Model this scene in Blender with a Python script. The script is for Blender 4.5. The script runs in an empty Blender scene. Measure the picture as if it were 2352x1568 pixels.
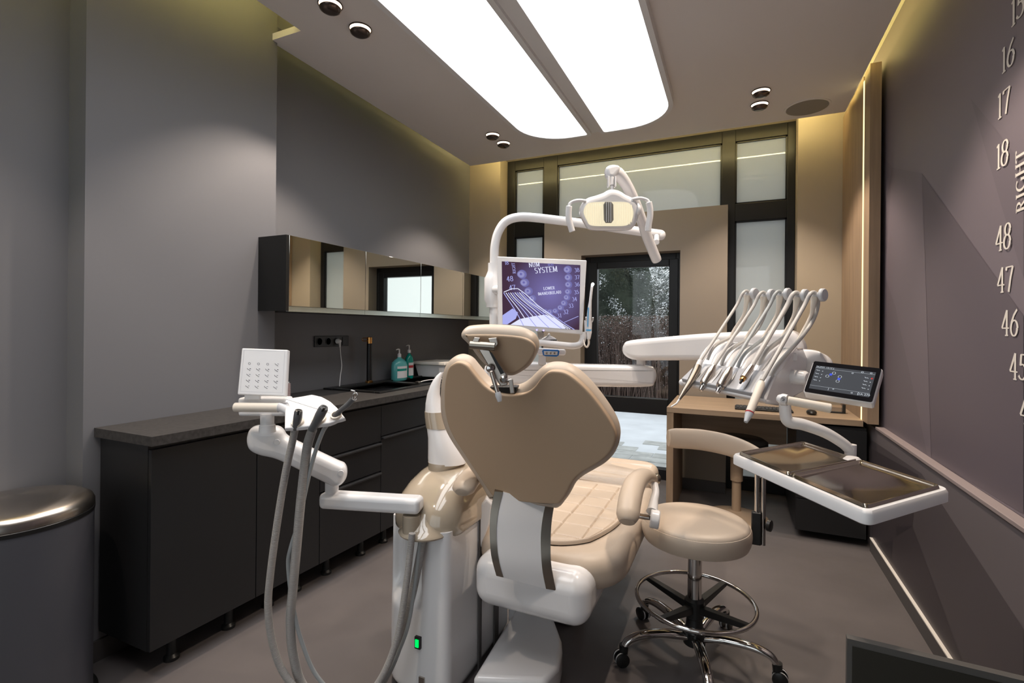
import bpy, bmesh, math, random
from mathutils import Vector, Matrix
random.seed(7)
PI = math.pi
S = bpy.context.scene
C = S.collection
V3 = Vector

# ------------------------------------------------------------------ camera
FPX, CXP, CYP = 1140.0, 1176.0, 755.0
YAW, ROLL, CAMH = math.radians(24.2), math.radians(.5), 1.3
RV = V3((math.cos(YAW), math.sin(YAW), 0)); FW = V3((-math.sin(YAW), math.cos(YAW), 0)); UP = V3((0, 0, 1))
CR, SR = math.cos(ROLL), math.sin(ROLL)
EYE = V3((0, 0, CAMH))
cd = bpy.data.cameras.new('camera'); cam = bpy.data.objects.new('camera', cd); C.objects.link(cam)
cr_, cu_, cb_ = RV*CR + UP*SR, UP*CR - RV*SR, -FW
mw = Matrix.Identity(4)
for i in range(3):
    mw[i][0], mw[i][1], mw[i][2], mw[i][3] = cr_[i], cu_[i], cb_[i], EYE[i]
cam.matrix_world = mw
cd.sensor_width = 36; cd.lens = 36*FPX/2352
cd.shift_y = -(784-CYP)/2352
cd.clip_start = .02; cd.clip_end = 200
S.camera = cam

# ------------------------------------------------------------------ view, sky and large lights
S.view_settings.view_transform = 'Standard'
S.view_settings.look = 'None'
S.view_settings.exposure = 0.0
S.view_settings.gamma = 1.0
S.view_settings.use_curve_mapping = False
SKY = 1.45
PANEL = 4.8
COVE = 20.0
SPOT = 52.0
w = bpy.data.worlds.new('overcast_sky'); S.world = w; w.use_nodes = True
w.node_tree.nodes['Background'].inputs[0].default_value = (.92, .96, 1.0, 1)
w.node_tree.nodes['Background'].inputs[1].default_value = SKY
try:
    S.cycles.max_bounces = 8; S.cycles.diffuse_bounces = 5; S.cycles.transparent_max_bounces = 8
    S.cycles.use_denoising = True
    S.cycles.sample_clamp_indirect = 4.0
except Exception:
    pass

# ------------------------------------------------------------------ pixel <-> place helpers
def ray(u, v):
    du, dv = (u-CXP)/FPX, (v-CYP)/FPX
    a, b = CR*du+SR*dv, -SR*du+CR*dv
    return RV*a+FW-UP*b
def at(u, v, d): return EYE+ray(u, v)*d
def onX(u, v, x): r = ray(u, v); return EYE+r*(x/r.x)
def onY(u, v, y): r = ray(u, v); return EYE+r*(y/r.y)
def onZ(u, v, z): r = ray(u, v); return EYE+r*((z-CAMH)/r.z)
def onP(u, v, p, n):
    r = ray(u, v); return EYE+r*((p-EYE).dot(n)/r.dot(n))

# ------------------------------------------------------------------ materials
def mat(name, col, rough=.5, metal=0.0, coat=0.0, emit=None, es=0.0, spec=.5, noise=None, bump=None, trans=0.0, ior=1.45, aniso=0.0, alpha=1):
    m = bpy.data.materials.new(name); m.use_nodes = True
    nt = m.node_tree; b = nt.nodes['Principled BSDF']
    c = (*col, 1)
    b.inputs['Base Color'].default_value = c
    b.inputs['Roughness'].default_value = rough
    b.inputs['Metallic'].default_value = metal
    b.inputs['Coat Weight'].default_value = coat
    b.inputs['Coat Roughness'].default_value = .04
    b.inputs['Specular IOR Level'].default_value = spec
    b.inputs['Transmission Weight'].default_value = trans
    b.inputs['IOR'].default_value = ior
    b.inputs['Anisotropic'].default_value = aniso
    b.inputs['Alpha'].default_value = alpha
    if emit:
        b.inputs['Emission Color'].default_value = (*emit, 1); b.inputs['Emission Strength'].default_value = es
    tc = nt.nodes.new('ShaderNodeTexCoord')
    if noise:   # (scale, amount, stretch xyz)
        sc, amt, st = noise
        mp = nt.nodes.new('ShaderNodeMapping'); mp.inputs['Scale'].default_value = st
        n = nt.nodes.new('ShaderNodeTexNoise'); n.inputs['Scale'].default_value = sc; n.inputs['Detail'].default_value = 6
        nt.links.new(tc.outputs['Object'], mp.inputs[0]); nt.links.new(mp.outputs[0], n.inputs['Vector'])
        r = nt.nodes.new('ShaderNodeMapRange'); r.inputs[1].default_value = .3; r.inputs[2].default_value = .7
        r.inputs[3].default_value = 1-amt; r.inputs[4].default_value = 1+amt
        nt.links.new(n.outputs[0], r.inputs[0])
        mx = nt.nodes.new('ShaderNodeVectorMath'); mx.operation = 'SCALE'; mx.inputs[0].default_value = col
        nt.links.new(r.outputs[0], mx.inputs['Scale']); nt.links.new(mx.outputs[0], b.inputs['Base Color'])
    if bump:    # (scale, strength)
        n2 = nt.nodes.new('ShaderNodeTexNoise'); n2.inputs['Scale'].default_value = bump[0]; n2.inputs['Detail'].default_value = 3
        nt.links.new(tc.outputs['Object'], n2.inputs['Vector'])
        bp = nt.nodes.new('ShaderNodeBump'); bp.inputs['Strength'].default_value = bump[1]; bp.inputs['Distance'].default_value = .002
        nt.links.new(n2.outputs[0], bp.inputs['Height']); nt.links.new(bp.outputs[0], b.inputs['Normal'])
    return m
def emis(name, col, s):
    m = bpy.data.materials.new(name); m.use_nodes = True; nt = m.node_tree
    nt.nodes.clear(); e = nt.nodes.new('ShaderNodeEmission'); o = nt.nodes.new('ShaderNodeOutputMaterial')
    e.inputs[0].default_value = (*col, 1); e.inputs[1].default_value = s; nt.links.new(e.outputs[0], o.inputs[0]); return m

def floor_mat():
    m = mat('resin_floor', (.121, .107, .105), .38, noise=(1.6, .16, (1, 1, 1)), bump=(300, .03))
    nt = m.node_tree; b = nt.nodes['Principled BSDF']
    tc = nt.nodes.new('ShaderNodeTexCoord')
    n = nt.nodes.new('ShaderNodeTexNoise'); n.inputs['Scale'].default_value = 9; n.inputs['Detail'].default_value = 8
    nt.links.new(tc.outputs['Object'], n.inputs['Vector'])
    r = nt.nodes.new('ShaderNodeMapRange'); r.inputs[3].default_value = .3; r.inputs[4].default_value = .5
    nt.links.new(n.outputs[0], r.inputs[0]); nt.links.new(r.outputs[0], b.inputs['Roughness'])
    return m
def frosted():
    m = bpy.data.materials.new('frosted_glass'); m.use_nodes = True; nt = m.node_tree; nt.nodes.clear()
    o = nt.nodes.new('ShaderNodeOutputMaterial'); t = nt.nodes.new('ShaderNodeBsdfTranslucent'); d = nt.nodes.new('ShaderNodeBsdfDiffuse')
    g = nt.nodes.new('ShaderNodeBsdfGlossy'); g.inputs['Roughness'].default_value = .03
    t.inputs[0].default_value = (.92, .95, .94, 1); d.inputs[0].default_value = (.55, .58, .57, 1)
    a = nt.nodes.new('ShaderNodeMixShader'); a.inputs[0].default_value = .35
    nt.links.new(t.outputs[0], a.inputs[1]); nt.links.new(d.outputs[0], a.inputs[2])
    f = nt.nodes.new('ShaderNodeFresnel'); f.inputs[0].default_value = 1.5
    x = nt.nodes.new('ShaderNodeMixShader'); nt.links.new(f.outputs[0], x.inputs[0]); nt.links.new(a.outputs[0], x.inputs[1]); nt.links.new(g.outputs[0], x.inputs[2])
    nt.links.new(x.outputs[0], o.inputs[0]); return m
def clear_glass():
    m = bpy.data.materials.new('clear_glass'); m.use_nodes = True; nt = m.node_tree; nt.nodes.clear()
    o = nt.nodes.new('ShaderNodeOutputMaterial'); t = nt.nodes.new('ShaderNodeBsdfTransparent'); g = nt.nodes.new('ShaderNodeBsdfGlossy')
    t.inputs[0].default_value = (.95, .97, .97, 1); g.inputs['Roughness'].default_value = .02
    f = nt.nodes.new('ShaderNodeFresnel'); f.inputs[0].default_value = 1.45
    x = nt.nodes.new('ShaderNodeMixShader'); nt.links.new(f.outputs[0], x.inputs[0]); nt.links.new(t.outputs[0], x.inputs[1]); nt.links.new(g.outputs[0], x.inputs[2])
    nt.links.new(x.outputs[0], o.inputs[0]); return m

M = dict(
 wall_grey=mat('grey_paint', (.172, .173, .187), .55, bump=(500, .04)),
 wall_light=mat('warm_white_paint', (.78, .74, .70), .6),
 wall_beige=mat('beige_paint', (.31, .262, .212), .6), wall_beige_lit=mat('beige_paint_lit', (.41, .345, .26), .6),  # second beige is the same paint, lightened to hold the warm cove light
 ceiling=mat('taupe_ceiling_paint', (.78, .735, .71), .6),
 cove=mat('cove_paint', (.75, .7, .6), .6),
 floor=floor_mat(),
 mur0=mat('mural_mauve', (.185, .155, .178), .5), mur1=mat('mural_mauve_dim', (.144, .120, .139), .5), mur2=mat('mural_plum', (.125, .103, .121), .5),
 mur3=mat('mural_lilac', (.163, .136, .158), .5), low0=mat('mural_slate', (.15, .13, .138), .45), low1=mat('mural_dark', (.085, .072, .078), .45), low2=mat('mural_darkest', (.055, .045, .05), .45), low3=mat('mural_near_black', (.040, .033, .038), .45),  # mural facets in their own painted tones, down to near black
 ledge=mat('ledge_mauve', (.30, .245, .24), .5), letter=mat('mural_letter_cream', (.80, .75, .68), .5),
 frame=mat('anthracite_frame', (.012, .012, .013), .3, spec=.4), frost=frosted(), glass=clear_glass(),
 wood=mat('oak_laminate', (.32, .225, .148), .45, noise=(5, .16, (6, 6, .5))),
 woodh=mat('oak_laminate_desk', (.36, .262, .178), .42, noise=(5, .14, (.5, 6, 6))),
 black=mat('black_laminate', (.014, .014, .015), .38), blackp=mat('black_plastic', (.012, .012, .012), .35),
 anth=mat('anthracite_laminate', (.03, .029, .030), .42), top=mat('dark_stone_worktop', (.048, .044, .042), .4, noise=(60, .35, (1, 1, 1)), bump=(80, .08)),
 sink=mat('black_granite_sink', (.008, .008, .008), .3), mirror=mat('mirror', (.80, .82, .76), .015, metal=1), mirb=mat('mirror_strip', (.55, .60, .54), .25, metal=.8),
 white=mat('white_gloss_plastic', (.82, .81, .815), .22, coat=.6), whitem=mat('white_satin_plastic', (.79, .78, .78), .42), cream=mat('cream_silicone', (.80, .72, .62), .45),
 greyp=mat('light_grey_plastic', (.56, .57, .59), .35), gum=mat('grey_rubber', (.115, .117, .122), .45), hose=mat('grey_hose', (.34, .325, .31), .45), hosel=mat('pale_hose', (.50, .48, .455), .4), hoseb=mat('blue_grey_hose', (.36, .38, .385), .4),
 beige=mat('beige_vinyl', (.53, .435, .345), .42, bump=(700, .05)), beiged=mat('taupe_vinyl_shell', (.46, .33, .22), .5, bump=(700, .05)), shell=mat('beige_gloss_shell', (.42, .35, .265), .12, coat=1),
 chrome=mat('chrome', (.62, .60, .58), .08, metal=1), steel=mat('brushed_steel', (.50, .45, .40), .27, metal=1, aniso=.4), tray=mat('tray_steel', (.52, .47, .40), .13, metal=1), dsteel=mat('dark_steel', (.30, .27, .23), .3, metal=1),
 gold=mat('copper_brass', (.62, .32, .10), .22, metal=1), bronze=mat('dark_bronze', (.13, .10, .085), .22, metal=.8), bin=mat('graphite_paint', (.072, .072, .084), .45),
 teal=mat('teal_liquid_bottle', (.10, .42, .42), .25, coat=.3), green=mat('green_bottle', (.0, .30, .24), .2, coat=.3), red=mat('red_mark', (.5, .03, .04), .4), blue=mat('blue_plastic', (.02, .16, .5), .35), lblue=mat('light_blue_stripe', (.12, .42, .75), .35),
 paper=mat('pink_paper', (.55, .40, .38), .8), trans=mat('clear_vinyl', (.9, .84, .78), .08, alpha=.35, coat=1),
 snow=mat('snow', (.86, .88, .92), .8, noise=(3, .08, (1, 1, 1))), paver=mat('concrete_pavers', (.60, .60, .58), .8, noise=(8, .2, (1, 1, 1))),
 needle=mat('conifer_needles', (.060, .075, .055), .9, noise=(1.5, .75, (1, 1, 1))), twig=mat('bare_twigs', (.13, .085, .070), .8), bark=mat('bark', (.08, .055, .04), .9),
 lit=emis('ceiling_panel_light', (.985, .985, 1), PANEL), cove_r=emis('soft_cove_led', (1, .84, .28), COVE*.45), cove_b=emis('bright_cove_led', (1, .82, .36), COVE*3.2), led=emis('warm_led', (1, .78, .34), 2.2), cove_l=emis('cove_led', (1, .86, .30), COVE), cove_d=emis('dim_cove_led', (.8, .9, .2), 1.2), bulb=emis('warm_bulb', (1, .80, .62), 14),
 cupglow=mat('lit_reflector_cup', (.9, .75, .6), .3, emit=(1, .80, .62), es=3),
 lampg=emis('lamp_reflector_glow', (1, .88, .62), .92), spotw=emis('white_led', (1, .98, .95), 12), gled=emis('green_switch_light', (.0, .9, .12), 1.3), bled=emis('blue_led', (.25, .22, 1), 4),
 scr=emis('screen_violet', (.075, .040, .085), 1), scr2=emis('screen_lilac', (.16, .15, .42), 1), scr3=emis('screen_pale', (.42, .44, .88), 1), scr4=emis('screen_white', (.78, .80, 1.0), 1), scr6=emis('screen_tooth', (.20, .19, .42), 1), scr7=emis('screen_tooth_light', (.30, .29, .56), 1), scr5=emis('screen_periwinkle', (.24, .25, .62), 1),
 tabk=mat('tablet_glass', (.006, .006, .008), .05), tabs=mat('tablet_screen', (.02, .022, .026), .06, emit=(.28, .30, .34), es=.18), tabw=emis('tablet_icon_white', (.6, .65, .7), 1), tabb=emis('tablet_blue', (.08, .12, .75), 1), tabr=emis('tablet_red', (.6, .05, .05), 1),
 ink=mat('grey_ink', (.10, .10, .12), .5), ghost=mat('panel_line', (.55, .56, .6), .4), skirt=mat('dark_skirting', (.085, .078, .076), .5),
)
def panel_light():   # diffuser film: strongest straight down
    m = M['lit']; nt = m.node_tree; e = [n for n in nt.nodes if n.type == 'EMISSION'][0]
    lw = nt.nodes.new('ShaderNodeLayerWeight'); lw.inputs[0].default_value = .5
    iv = nt.nodes.new('ShaderNodeMath'); iv.operation = 'SUBTRACT'; iv.inputs[0].default_value = 1; nt.links.new(lw.outputs['Facing'], iv.inputs[1])
    pw = nt.nodes.new('ShaderNodeMath'); pw.operation = 'POWER'; pw.inputs[1].default_value = 1.3; nt.links.new(iv.outputs[0], pw.inputs[0])
    mu = nt.nodes.new('ShaderNodeMath'); mu.operation = 'MULTIPLY_ADD'; mu.inputs[1].default_value = PANEL; mu.inputs[2].default_value = .9; nt.links.new(pw.outputs[0], mu.inputs[0])
    nt.links.new(mu.outputs[0], e.inputs[1])
panel_light()
def screen_grad():
    m = M['scr']; nt = m.node_tree; e = [n for n in nt.nodes if n.type == 'EMISSION'][0]
    tc = nt.nodes.new('ShaderNodeTexCoord'); mp = nt.nodes.new('ShaderNodeMapping')
    c = SCREEN_C
    vm = nt.nodes.new('ShaderNodeVectorMath'); vm.operation = 'DISTANCE'; vm.inputs[1].default_value = c
    nt.links.new(tc.outputs['Object'], vm.inputs[0])
    r = nt.nodes.new('ShaderNodeValToRGB'); r.color_ramp.elements[0].position = .0; r.color_ramp.elements[0].color = (.20, .175, .44, 1)
    r.color_ramp.elements[1].position = .19; r.color_ramp.elements[1].color = (.060, .030, .055, 1)
    nt.links.new(vm.outputs['Value'], r.inputs[0]); nt.links.new(r.outputs[0], e.inputs[0])

# ------------------------------------------------------------------ mesh builder
def crom(P, n=8, closed=False):
    P = [V3(p) for p in P]; out = []; L = len(P)
    if closed: rng = range(L)
    else: rng = range(L-1)
    for i in rng:
        if closed: p0, p1, p2, p3 = P[i-1], P[i], P[(i+1) % L], P[(i+2) % L]
        else: p0, p1, p2, p3 = P[max(i-1, 0)], P[i], P[i+1], P[min(i+2, L-1)]
        for k in range(n):
            t = k/n
            out.append(.5*((2*p1)+(p2-p0)*t+(2*p0-5*p1+4*p2-p3)*t*t+(3*p1-p0-3*p2+p3)*t**3))
    if not closed: out.append(P[-1].copy())
    return out
def lerpl(a, n):
    out = []
    for i in range(len(a)-1):
        for k in range(n): out.append(a[i]+(a[i+1]-a[i])*k/n)
    out.append(a[-1]); return out
def frame_of(n):
    n = n.normalized(); a = V3((0, 0, 1)) if abs(n.z) < .9 else V3((1, 0, 0))
    e1 = a.cross(n).normalized(); e2 = n.cross(e1); return e1, e2
class MB:
    def __init__(s): s.v = []; s.f = []; s.m = []; s.mi = 0; s.wn = False
    def add(s, vs, fs):
        b = len(s.v); s.v += [V3(p) for p in vs]
        for f in fs: s.f.append([b+i for i in f]); s.m.append(s.mi)
        return s
    def box(s, x0, x1, y0, y1, z0, z1):
        return s.hexa([(x0, y0, z0), (x1, y0, z0), (x1, y1, z0), (x0, y1, z0)], [(x0, y0, z1), (x1, y0, z1), (x1, y1, z1), (x0, y1, z1)])
    def hexa(s, b, t):
        n = len(b)
        return s.add(list(b)+list(t), [list(range(n))[::-1], list(range(n, 2*n))]+[[i, (i+1) % n, n+(i+1) % n, n+i] for i in range(n)])
    def obox(s, c, ax, ay, az):   # centre and three half-axis vectors
        c, ax, ay, az = V3(c), V3(ax), V3(ay), V3(az)
        return s.hexa([c-ax-ay-az, c+ax-ay-az, c+ax+ay-az, c-ax+ay-az], [c-ax-ay+az, c+ax-ay+az, c+ax+ay+az, c-ax+ay+az])
    def prism(s, pts, vec):
        vec = V3(vec); return s.hexa([V3(p) for p in pts], [V3(p)+vec for p in pts])
    def rings(s, R, cap0=True, cap1=True, closed=True):
        n = len(R[0]); vs = [p for r in R for p in r]; fs = []
        for i in range(len(R)-1):
            for j in range(n if closed else n-1):
                k = (j+1) % n; fs.append([i*n+j, i*n+k, (i+1)*n+k, (i+1)*n+j])
        if cap0: fs.append(list(range(n))[::-1])
        if cap1: fs.append([(len(R)-1)*n+j for j in range(n)])
        return s.add(vs, fs)
    def tube(s, P, r, n=14, asp=1.0, side=None, loop=False, caps=True):
        P = [V3(p) for p in P]; L = len(P); R = []
        rs = r if isinstance(r, (list, tuple)) else [r]*L
        if len(rs) != L: rs = [rs[0]+(rs[-1]-rs[0])*i/(L-1) for i in range(L)] if len(rs) == 2 else [rs[min(int(i/(L-1)*(len(rs)-1)), len(rs)-2)]+(rs[min(int(i/(L-1)*(len(rs)-1))+1, len(rs)-1)]-rs[min(int(i/(L-1)*(len(rs)-1)), len(rs)-2)])*((i/(L-1)*(len(rs)-1))-min(int(i/(L-1)*(len(rs)-1)), len(rs)-2)) for i in range(L)]
        prev = None
        for i in range(L):
            if loop: t = P[(i+1) % L]-P[i-1]
            else: t = P[min(i+1, L-1)]-P[max(i-1, 0)]
            t.normalize()
            if side is not None: e1 = V3(side)-t*t.dot(V3(side))
            elif prev is None: e1 = frame_of(t)[0]
            else: e1 = prev-t*t.dot(prev)
            if e1.length < 1e-6: e1 = frame_of(t)[0]
            e1.normalize(); e2 = t.cross(e1); prev = e1
            R.append([P[i]+e1*rs[i]*math.cos(2*PI*k/n)+e2*rs[i]*asp*math.sin(2*PI*k/n) for k in range(n)])
        if loop: R.append(R[0]); return s.rings(R, False, False)
        return s.rings(R, caps, caps)
    def cyl(s, a, b, r0, r1=None, n=24): return s.tube([a, b], [r0, r0 if r1 is None else r1], n)
    def lathe(s, c, prof, ax=(0, 0, 1), n=40):   # prof: (radius, height)
        c = V3(c); ax = V3(ax).normalized(); e1, e2 = frame_of(ax)
        R = [[c+ax*h+(e1*math.cos(2*PI*k/n)+e2*math.sin(2*PI*k/n))*max(r, 1e-4) for k in range(n)] for r, h in prof]
        return s.rings(R)
    def pad(s, pts, n, th, er, steps=5, back_er=None):
        n = V3(n).normalized(); e1, e2 = frame_of(n); o = V3(pts[0])
        q = [((V3(p)-o).dot(e1), (V3(p)-o).dot(e2)) for p in pts]
        A = sum(q[i-1][0]*q[i][1]-q[i][0]*q[i-1][1] for i in range(len(q)))
        if A < 0: q = q[::-1]
        # even spacing, then limit the inset where the outline turns tightly
        per = sum(math.dist(q[i-1], q[i]) for i in range(len(q))); m = max(24, min(260, int(per/.005)))
        if len(pts) > 9:
            out = []; acc = 0; i = 0; seg = math.dist(q[0], q[1])
            for k in range(m):
                t = per*k/m
                while acc+seg < t and i < len(q)-1: acc += seg; i += 1; seg = math.dist(q[i], q[(i+1) % len(q)])
                f = (t-acc)/seg if seg else 0; a, b = q[i], q[(i+1) % len(q)]; out.append((a[0]+(b[0]-a[0])*f, a[1]+(b[1]-a[1])*f))
            q = out
        L = len(q); nm = []; sc_ = [1.0]*L
        for i in range(L):
            tx, ty = q[(i+1) % L][0]-q[i-1][0], q[(i+1) % L][1]-q[i-1][1]; l = math.hypot(tx, ty) or 1
            nm.append((-ty/l, tx/l))
        if len(pts) > 9:
            for w_ in (2, 4):
                for i in range(L):
                    a, b = q[i-w_], q[(i+w_) % L]; na, nb_ = nm[i-w_], nm[(i+w_) % L]
                    cr = na[0]*nb_[1]-na[1]*nb_[0]; ang = math.asin(max(-1, min(1, cr))); ln = math.dist(a, b)
                    if ang > 1e-3: sc_[i] = min(sc_[i], .72*(ln/ang)/max(er, 1e-6))
            sc_ = [min(sc_[(i+d) % L] for d in range(-3, 4)) for i in range(L)]
            for _ in range(4): sc_ = [(sc_[i-1]+sc_[i]+sc_[(i+1) % L])/3 for i in range(L)]
        nm = [(a*c, b*c) for (a, b), c in zip(nm, sc_)]
        def ring(ins, h): return [o+e1*(a+m_[0]*ins)+e2*(b+m_[1]*ins)+n*h for (a, b), m_ in zip(q, nm)]
        ber = er if back_er is None else back_er
        R = []
        for k in range(steps+1):
            a = k/steps*PI/2; R.append(ring(ber*(1-math.sin(a)), -th/2+ber*(1-math.cos(a))))
        for k in range(steps+1):
            a = k/steps*PI/2; R.append(ring(er*(1-math.cos(a)), th/2-er+er*math.sin(a)))
        R.insert(0, ring(ber+.0012, -th/2)); R.append(ring(er+.0012, th/2)); s.wn = True
        return s.rings(R)
    def ell(s, c, rx, ry, rz, n=16, m=10):
        c = V3(c); R = []
        for i in range(1, m):
            a = PI*i/m; R.append([c+V3((rx*math.sin(a)*math.cos(2*PI*k/n), ry*math.sin(a)*math.sin(2*PI*k/n), -rz*math.cos(a))) for k in range(n)])
        return s.rings(R)
    def mesh(s, name, mats, smooth=True, ang=38):
        me = bpy.data.meshes.new(name); me.from_pydata([tuple(p) for p in s.v], [], s.f)
        for mm in mats: me.materials.append(mm)
        bm = bmesh.new(); bm.from_mesh(me)
        bm.faces.ensure_lookup_table()
        for f, i in zip(bm.faces, s.m): f.material_index = min(i, len(mats)-1)
        bmesh.ops.recalc_face_normals(bm, faces=bm.faces)
        bm.to_mesh(me); bm.free()
        if smooth:
            for p in me.polygons: p.use_smooth = True
            try: me.set_sharp_from_angle(angle=math.radians(ang))
            except Exception: pass
        return me
    def obj(s, name, mats, parent=None, bevel=0, seg=3, sub=0, smooth=True, ang=38, **tags):
        mats = mats if isinstance(mats, (list, tuple)) else [mats]
        mats = [M[m] if isinstance(m, str) else m for m in mats]
        me = s.mesh(name, mats, smooth, ang); o = bpy.data.objects.new(name, me); C.objects.link(o)
        if parent:
            o.parent = parent; o.matrix_parent_inverse = world_of(parent).inverted()
        if bevel:
            b = o.modifiers.new('bevel', 'BEVEL'); b.width = bevel; b.segments = seg; b.limit_method = 'ANGLE'; b.angle_limit = math.radians(35)
        if sub:
            u = o.modifiers.new('sub', 'SUBSURF'); u.levels = sub; u.render_levels = sub
        if (bevel or s.wn) and smooth and not sub:
            wn = o.modifiers.new('normals', 'WEIGHTED_NORMAL'); wn.keep_sharp = True; wn.weight = 80
        for k, v in tags.items(): o[k] = v
        return o
def world_of(o):
    m = o.matrix_basis.copy()
    return (world_of(o.parent) @ o.matrix_parent_inverse @ m) if o.parent else m
def thing(name, label, cat, loc=(0, 0, 0), group=None):
    o = bpy.data.objects.new(name, None); C.objects.link(o); o.location = loc; o.empty_display_size = .05
    o['label'] = label; o['category'] = cat
    if group: o['group'] = group
    return o
def tag(o, label, cat, group=None):
    o['label'] = label; o['category'] = cat
    if group: o['group'] = group
    return o
def st(o): o['kind'] = 'structure'; return o
def dup(root, off, label, children=True):
    def cp(o, par):
        c = o.copy(); C.objects.link(c)
        if par is not None: c.parent = par; c.matrix_parent_inverse = o.matrix_parent_inverse.copy()
        for ch in [x for x in kids.get(o.name, [])]: cp(ch, c)
        return c
    kids = {}
    for x in bpy.data.objects:
        if x.parent: kids.setdefault(x.parent.name, []).append(x)
    r = cp(root, None); r.location = root.location+V3(off); r['label'] = label
    return r

# text (built-in font) and hand-made serif glyphs, as flat shapes on a plane
def text_faces(txt, org, ex, ey, size, mb, align='CENTER', lift=0):
    cu = bpy.data.curves.new('t', 'FONT'); cu.body = txt; cu.size = size; cu.align_x = align; cu.align_y = 'CENTER'; cu.resolution_u = 2
    o = bpy.data.objects.new('t', cu); me = bpy.data.meshes.new_from_object(o)
    ex, ey, org = V3(ex), V3(ey), V3(org); n = ex.cross(ey).normalized()
    vs = [org+ex*v.co.x+ey*v.co.y+n*lift for v in me.vertices]
    mb.add(vs, [list(p.vertices) for p in me.polygons])
    bpy.data.objects.remove(o); bpy.data.curves.remove(cu); bpy.data.meshes.remove(me)
def arc(cx, cy, rx, ry, a0, a1, n=18):
    return [(cx+rx*math.cos(math.radians(a0+(a1-a0)*i/n)), cy+ry*math.sin(math.radians(a0+(a1-a0)*i/n))) for i in range(n+1)]
GL = {   # strokes in a box 0..w by 0..1, then width
 '1': ([[(.26, .0), (.26, .98)], [(.26, .97), (.12, .88)], ('h', .12, .40, .015)], .44),
 '4': ([[(.40, 0), (.40, .98)], [(.40, .97), (.04, .30)], ('h', .03, .58, .30), ('h', .28, .52, .015)], .62),
 '5': ([('h', .14, .48, .95), [(.16, .95), (.12, .55)], arc(.24, .33, .25, .27, 115, -150)], .58),
 '6': ([[(.48, .98), (.26, .78), (.10, .52), (.07, .32)], arc(.30, .30, .23, .285, 0, 360, 30)], .62),
 '7': ([('h', .06, .54, .94), [(.53, .94), (.38, .55), (.24, 0)], [(.07, .95), (.05, .82)]], .60),
 '8': ([arc(.29, .74, .19, .225, 0, 360, 26), arc(.29, .27, .23, .265, 0, 360, 30)], .60),
 '3': ([arc(.24, .74, .20, .22, 140, -85), arc(.24, .27, .24, .26, 85, -145)], .56),
 'R': ([[(.14, 0), (.14, 1)], arc(.28, .75, .24, .24, 90, -90), ('h', .14, .30, .98), ('h', .14, .32, .51), [(.32, .5), (.48, .2), (.66, .0)], ('h', .02, .27, .015), ('h', .02, .2, .985)], .70),
 'I': ([[(.17, 0), (.17, 1)], ('h', .04, .30, .015), ('h', .04, .30, .985)], .36),
 'G': ([arc(.42, .5, .36, .49, 50, 320, 30), [(.66, .40), (.66, .14)], ('h', .55, .77, .42)], .80),
 'H': ([[(.15, 0), (.15, 1)], [(.63, 0), (.63, 1)], ('h', .15, .63, .52), ('h', .03, .28, .015), ('h', .5, .76, .015), ('h', .03, .28, .985), ('h', .5, .76, .985)], .80),
 '2': ([arc(.28, .72, .21, .24, 150, -30), [(.49, .62), (.30, .28), (.08, .04)], ('h', .06, .52, .03)], .60),
 'L': ([[(.14, 0), (.14, 1)], ('h', .02, .56, .02), ('h', .02, .28, .985), [(.56, .02), (.56, .12)]], .62),
 'E': ([[(.14, 0), (.14, 1)], ('h', .02, .54, .02), ('h', .02, .52, .98), ('h', .14, .44, .52), [(.54, .02), (.54, .12)], [(.52, .98), (.52, .88)]], .62),
 'O': ([arc(.40, .5, .34, .48, 0, 360, 34)], .82),
 'D': ([[(.14, 0), (.14, 1)], arc(.26, .5, .44, .485, 90, -90), ('h', .02, .3, .985), ('h', .02, .3, .015)], .80),
 'B': ([[(.14, 0), (.14, 1)], arc(.28, .75, .22, .235, 90, -90), arc(.28, .26, .26, .245, 90, -90), ('h', .02, .3, .985), ('h', .02, .3, .51), ('h', .02, .3, .015)], .64),
 'U': ([[(.14, 1), (.14, .3)], arc(.36, .28, .22, .27, 180, 360), [(.58, .3), (.58, 1)], ('h', .02, .26, .985), ('h', .48, .68, .985)], .74),
 'S': ([arc(.27, .74, .19, .235, 40, 270), arc(.27, .26, .21, .25, 90, -140)], .56),
 'Y': ([[(.32, 0), (.32, .48)], [(.32, .48), (.06, 1)], [(.32, .48), (.58, 1)], ('h', .2, .44, .015)], .64),
 'M': ([[(.14, 0), (.14, 1)], [(.14, 1), (.44, .08)], [(.44, .08), (.74, 1)], [(.74, 0), (.74, 1)], ('h', .04, .24, .015), ('h', .64, .84, .015)], .90),
 'N': ([[(.14, 0), (.14, 1)], [(.14, 1), (.66, .02)], [(.66, .02), (.66, 1)], ('h', .04, .24, .015), ('h', .56, .76, .985)], .80),
 'A': ([[(.06, 0), (.36, 1)], [(.36, 1), (.66, 0)], ('h', .18, .54, .34)], .72),
 'W': ([[(.04, 1), (.28, 0)], [(.28, 0), (.50, 1)], [(.50, 1), (.72, 0)], [(.72, 0), (.96, 1)]], 1.0),
 '(': ([arc(.36, .5, .22, .6, 120, 240)], .30), ')': ([arc(-.06, .5, .22, .6, 60, -60)], .30),
 'T': ([[(.32, 0), (.32, 1)], ('h', .03, .61, .97), ('h', .20, .44, .015), [(.04, .97), (.04, .86)], [(.60, .97), (.60, .86)]], .66),
}
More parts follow.
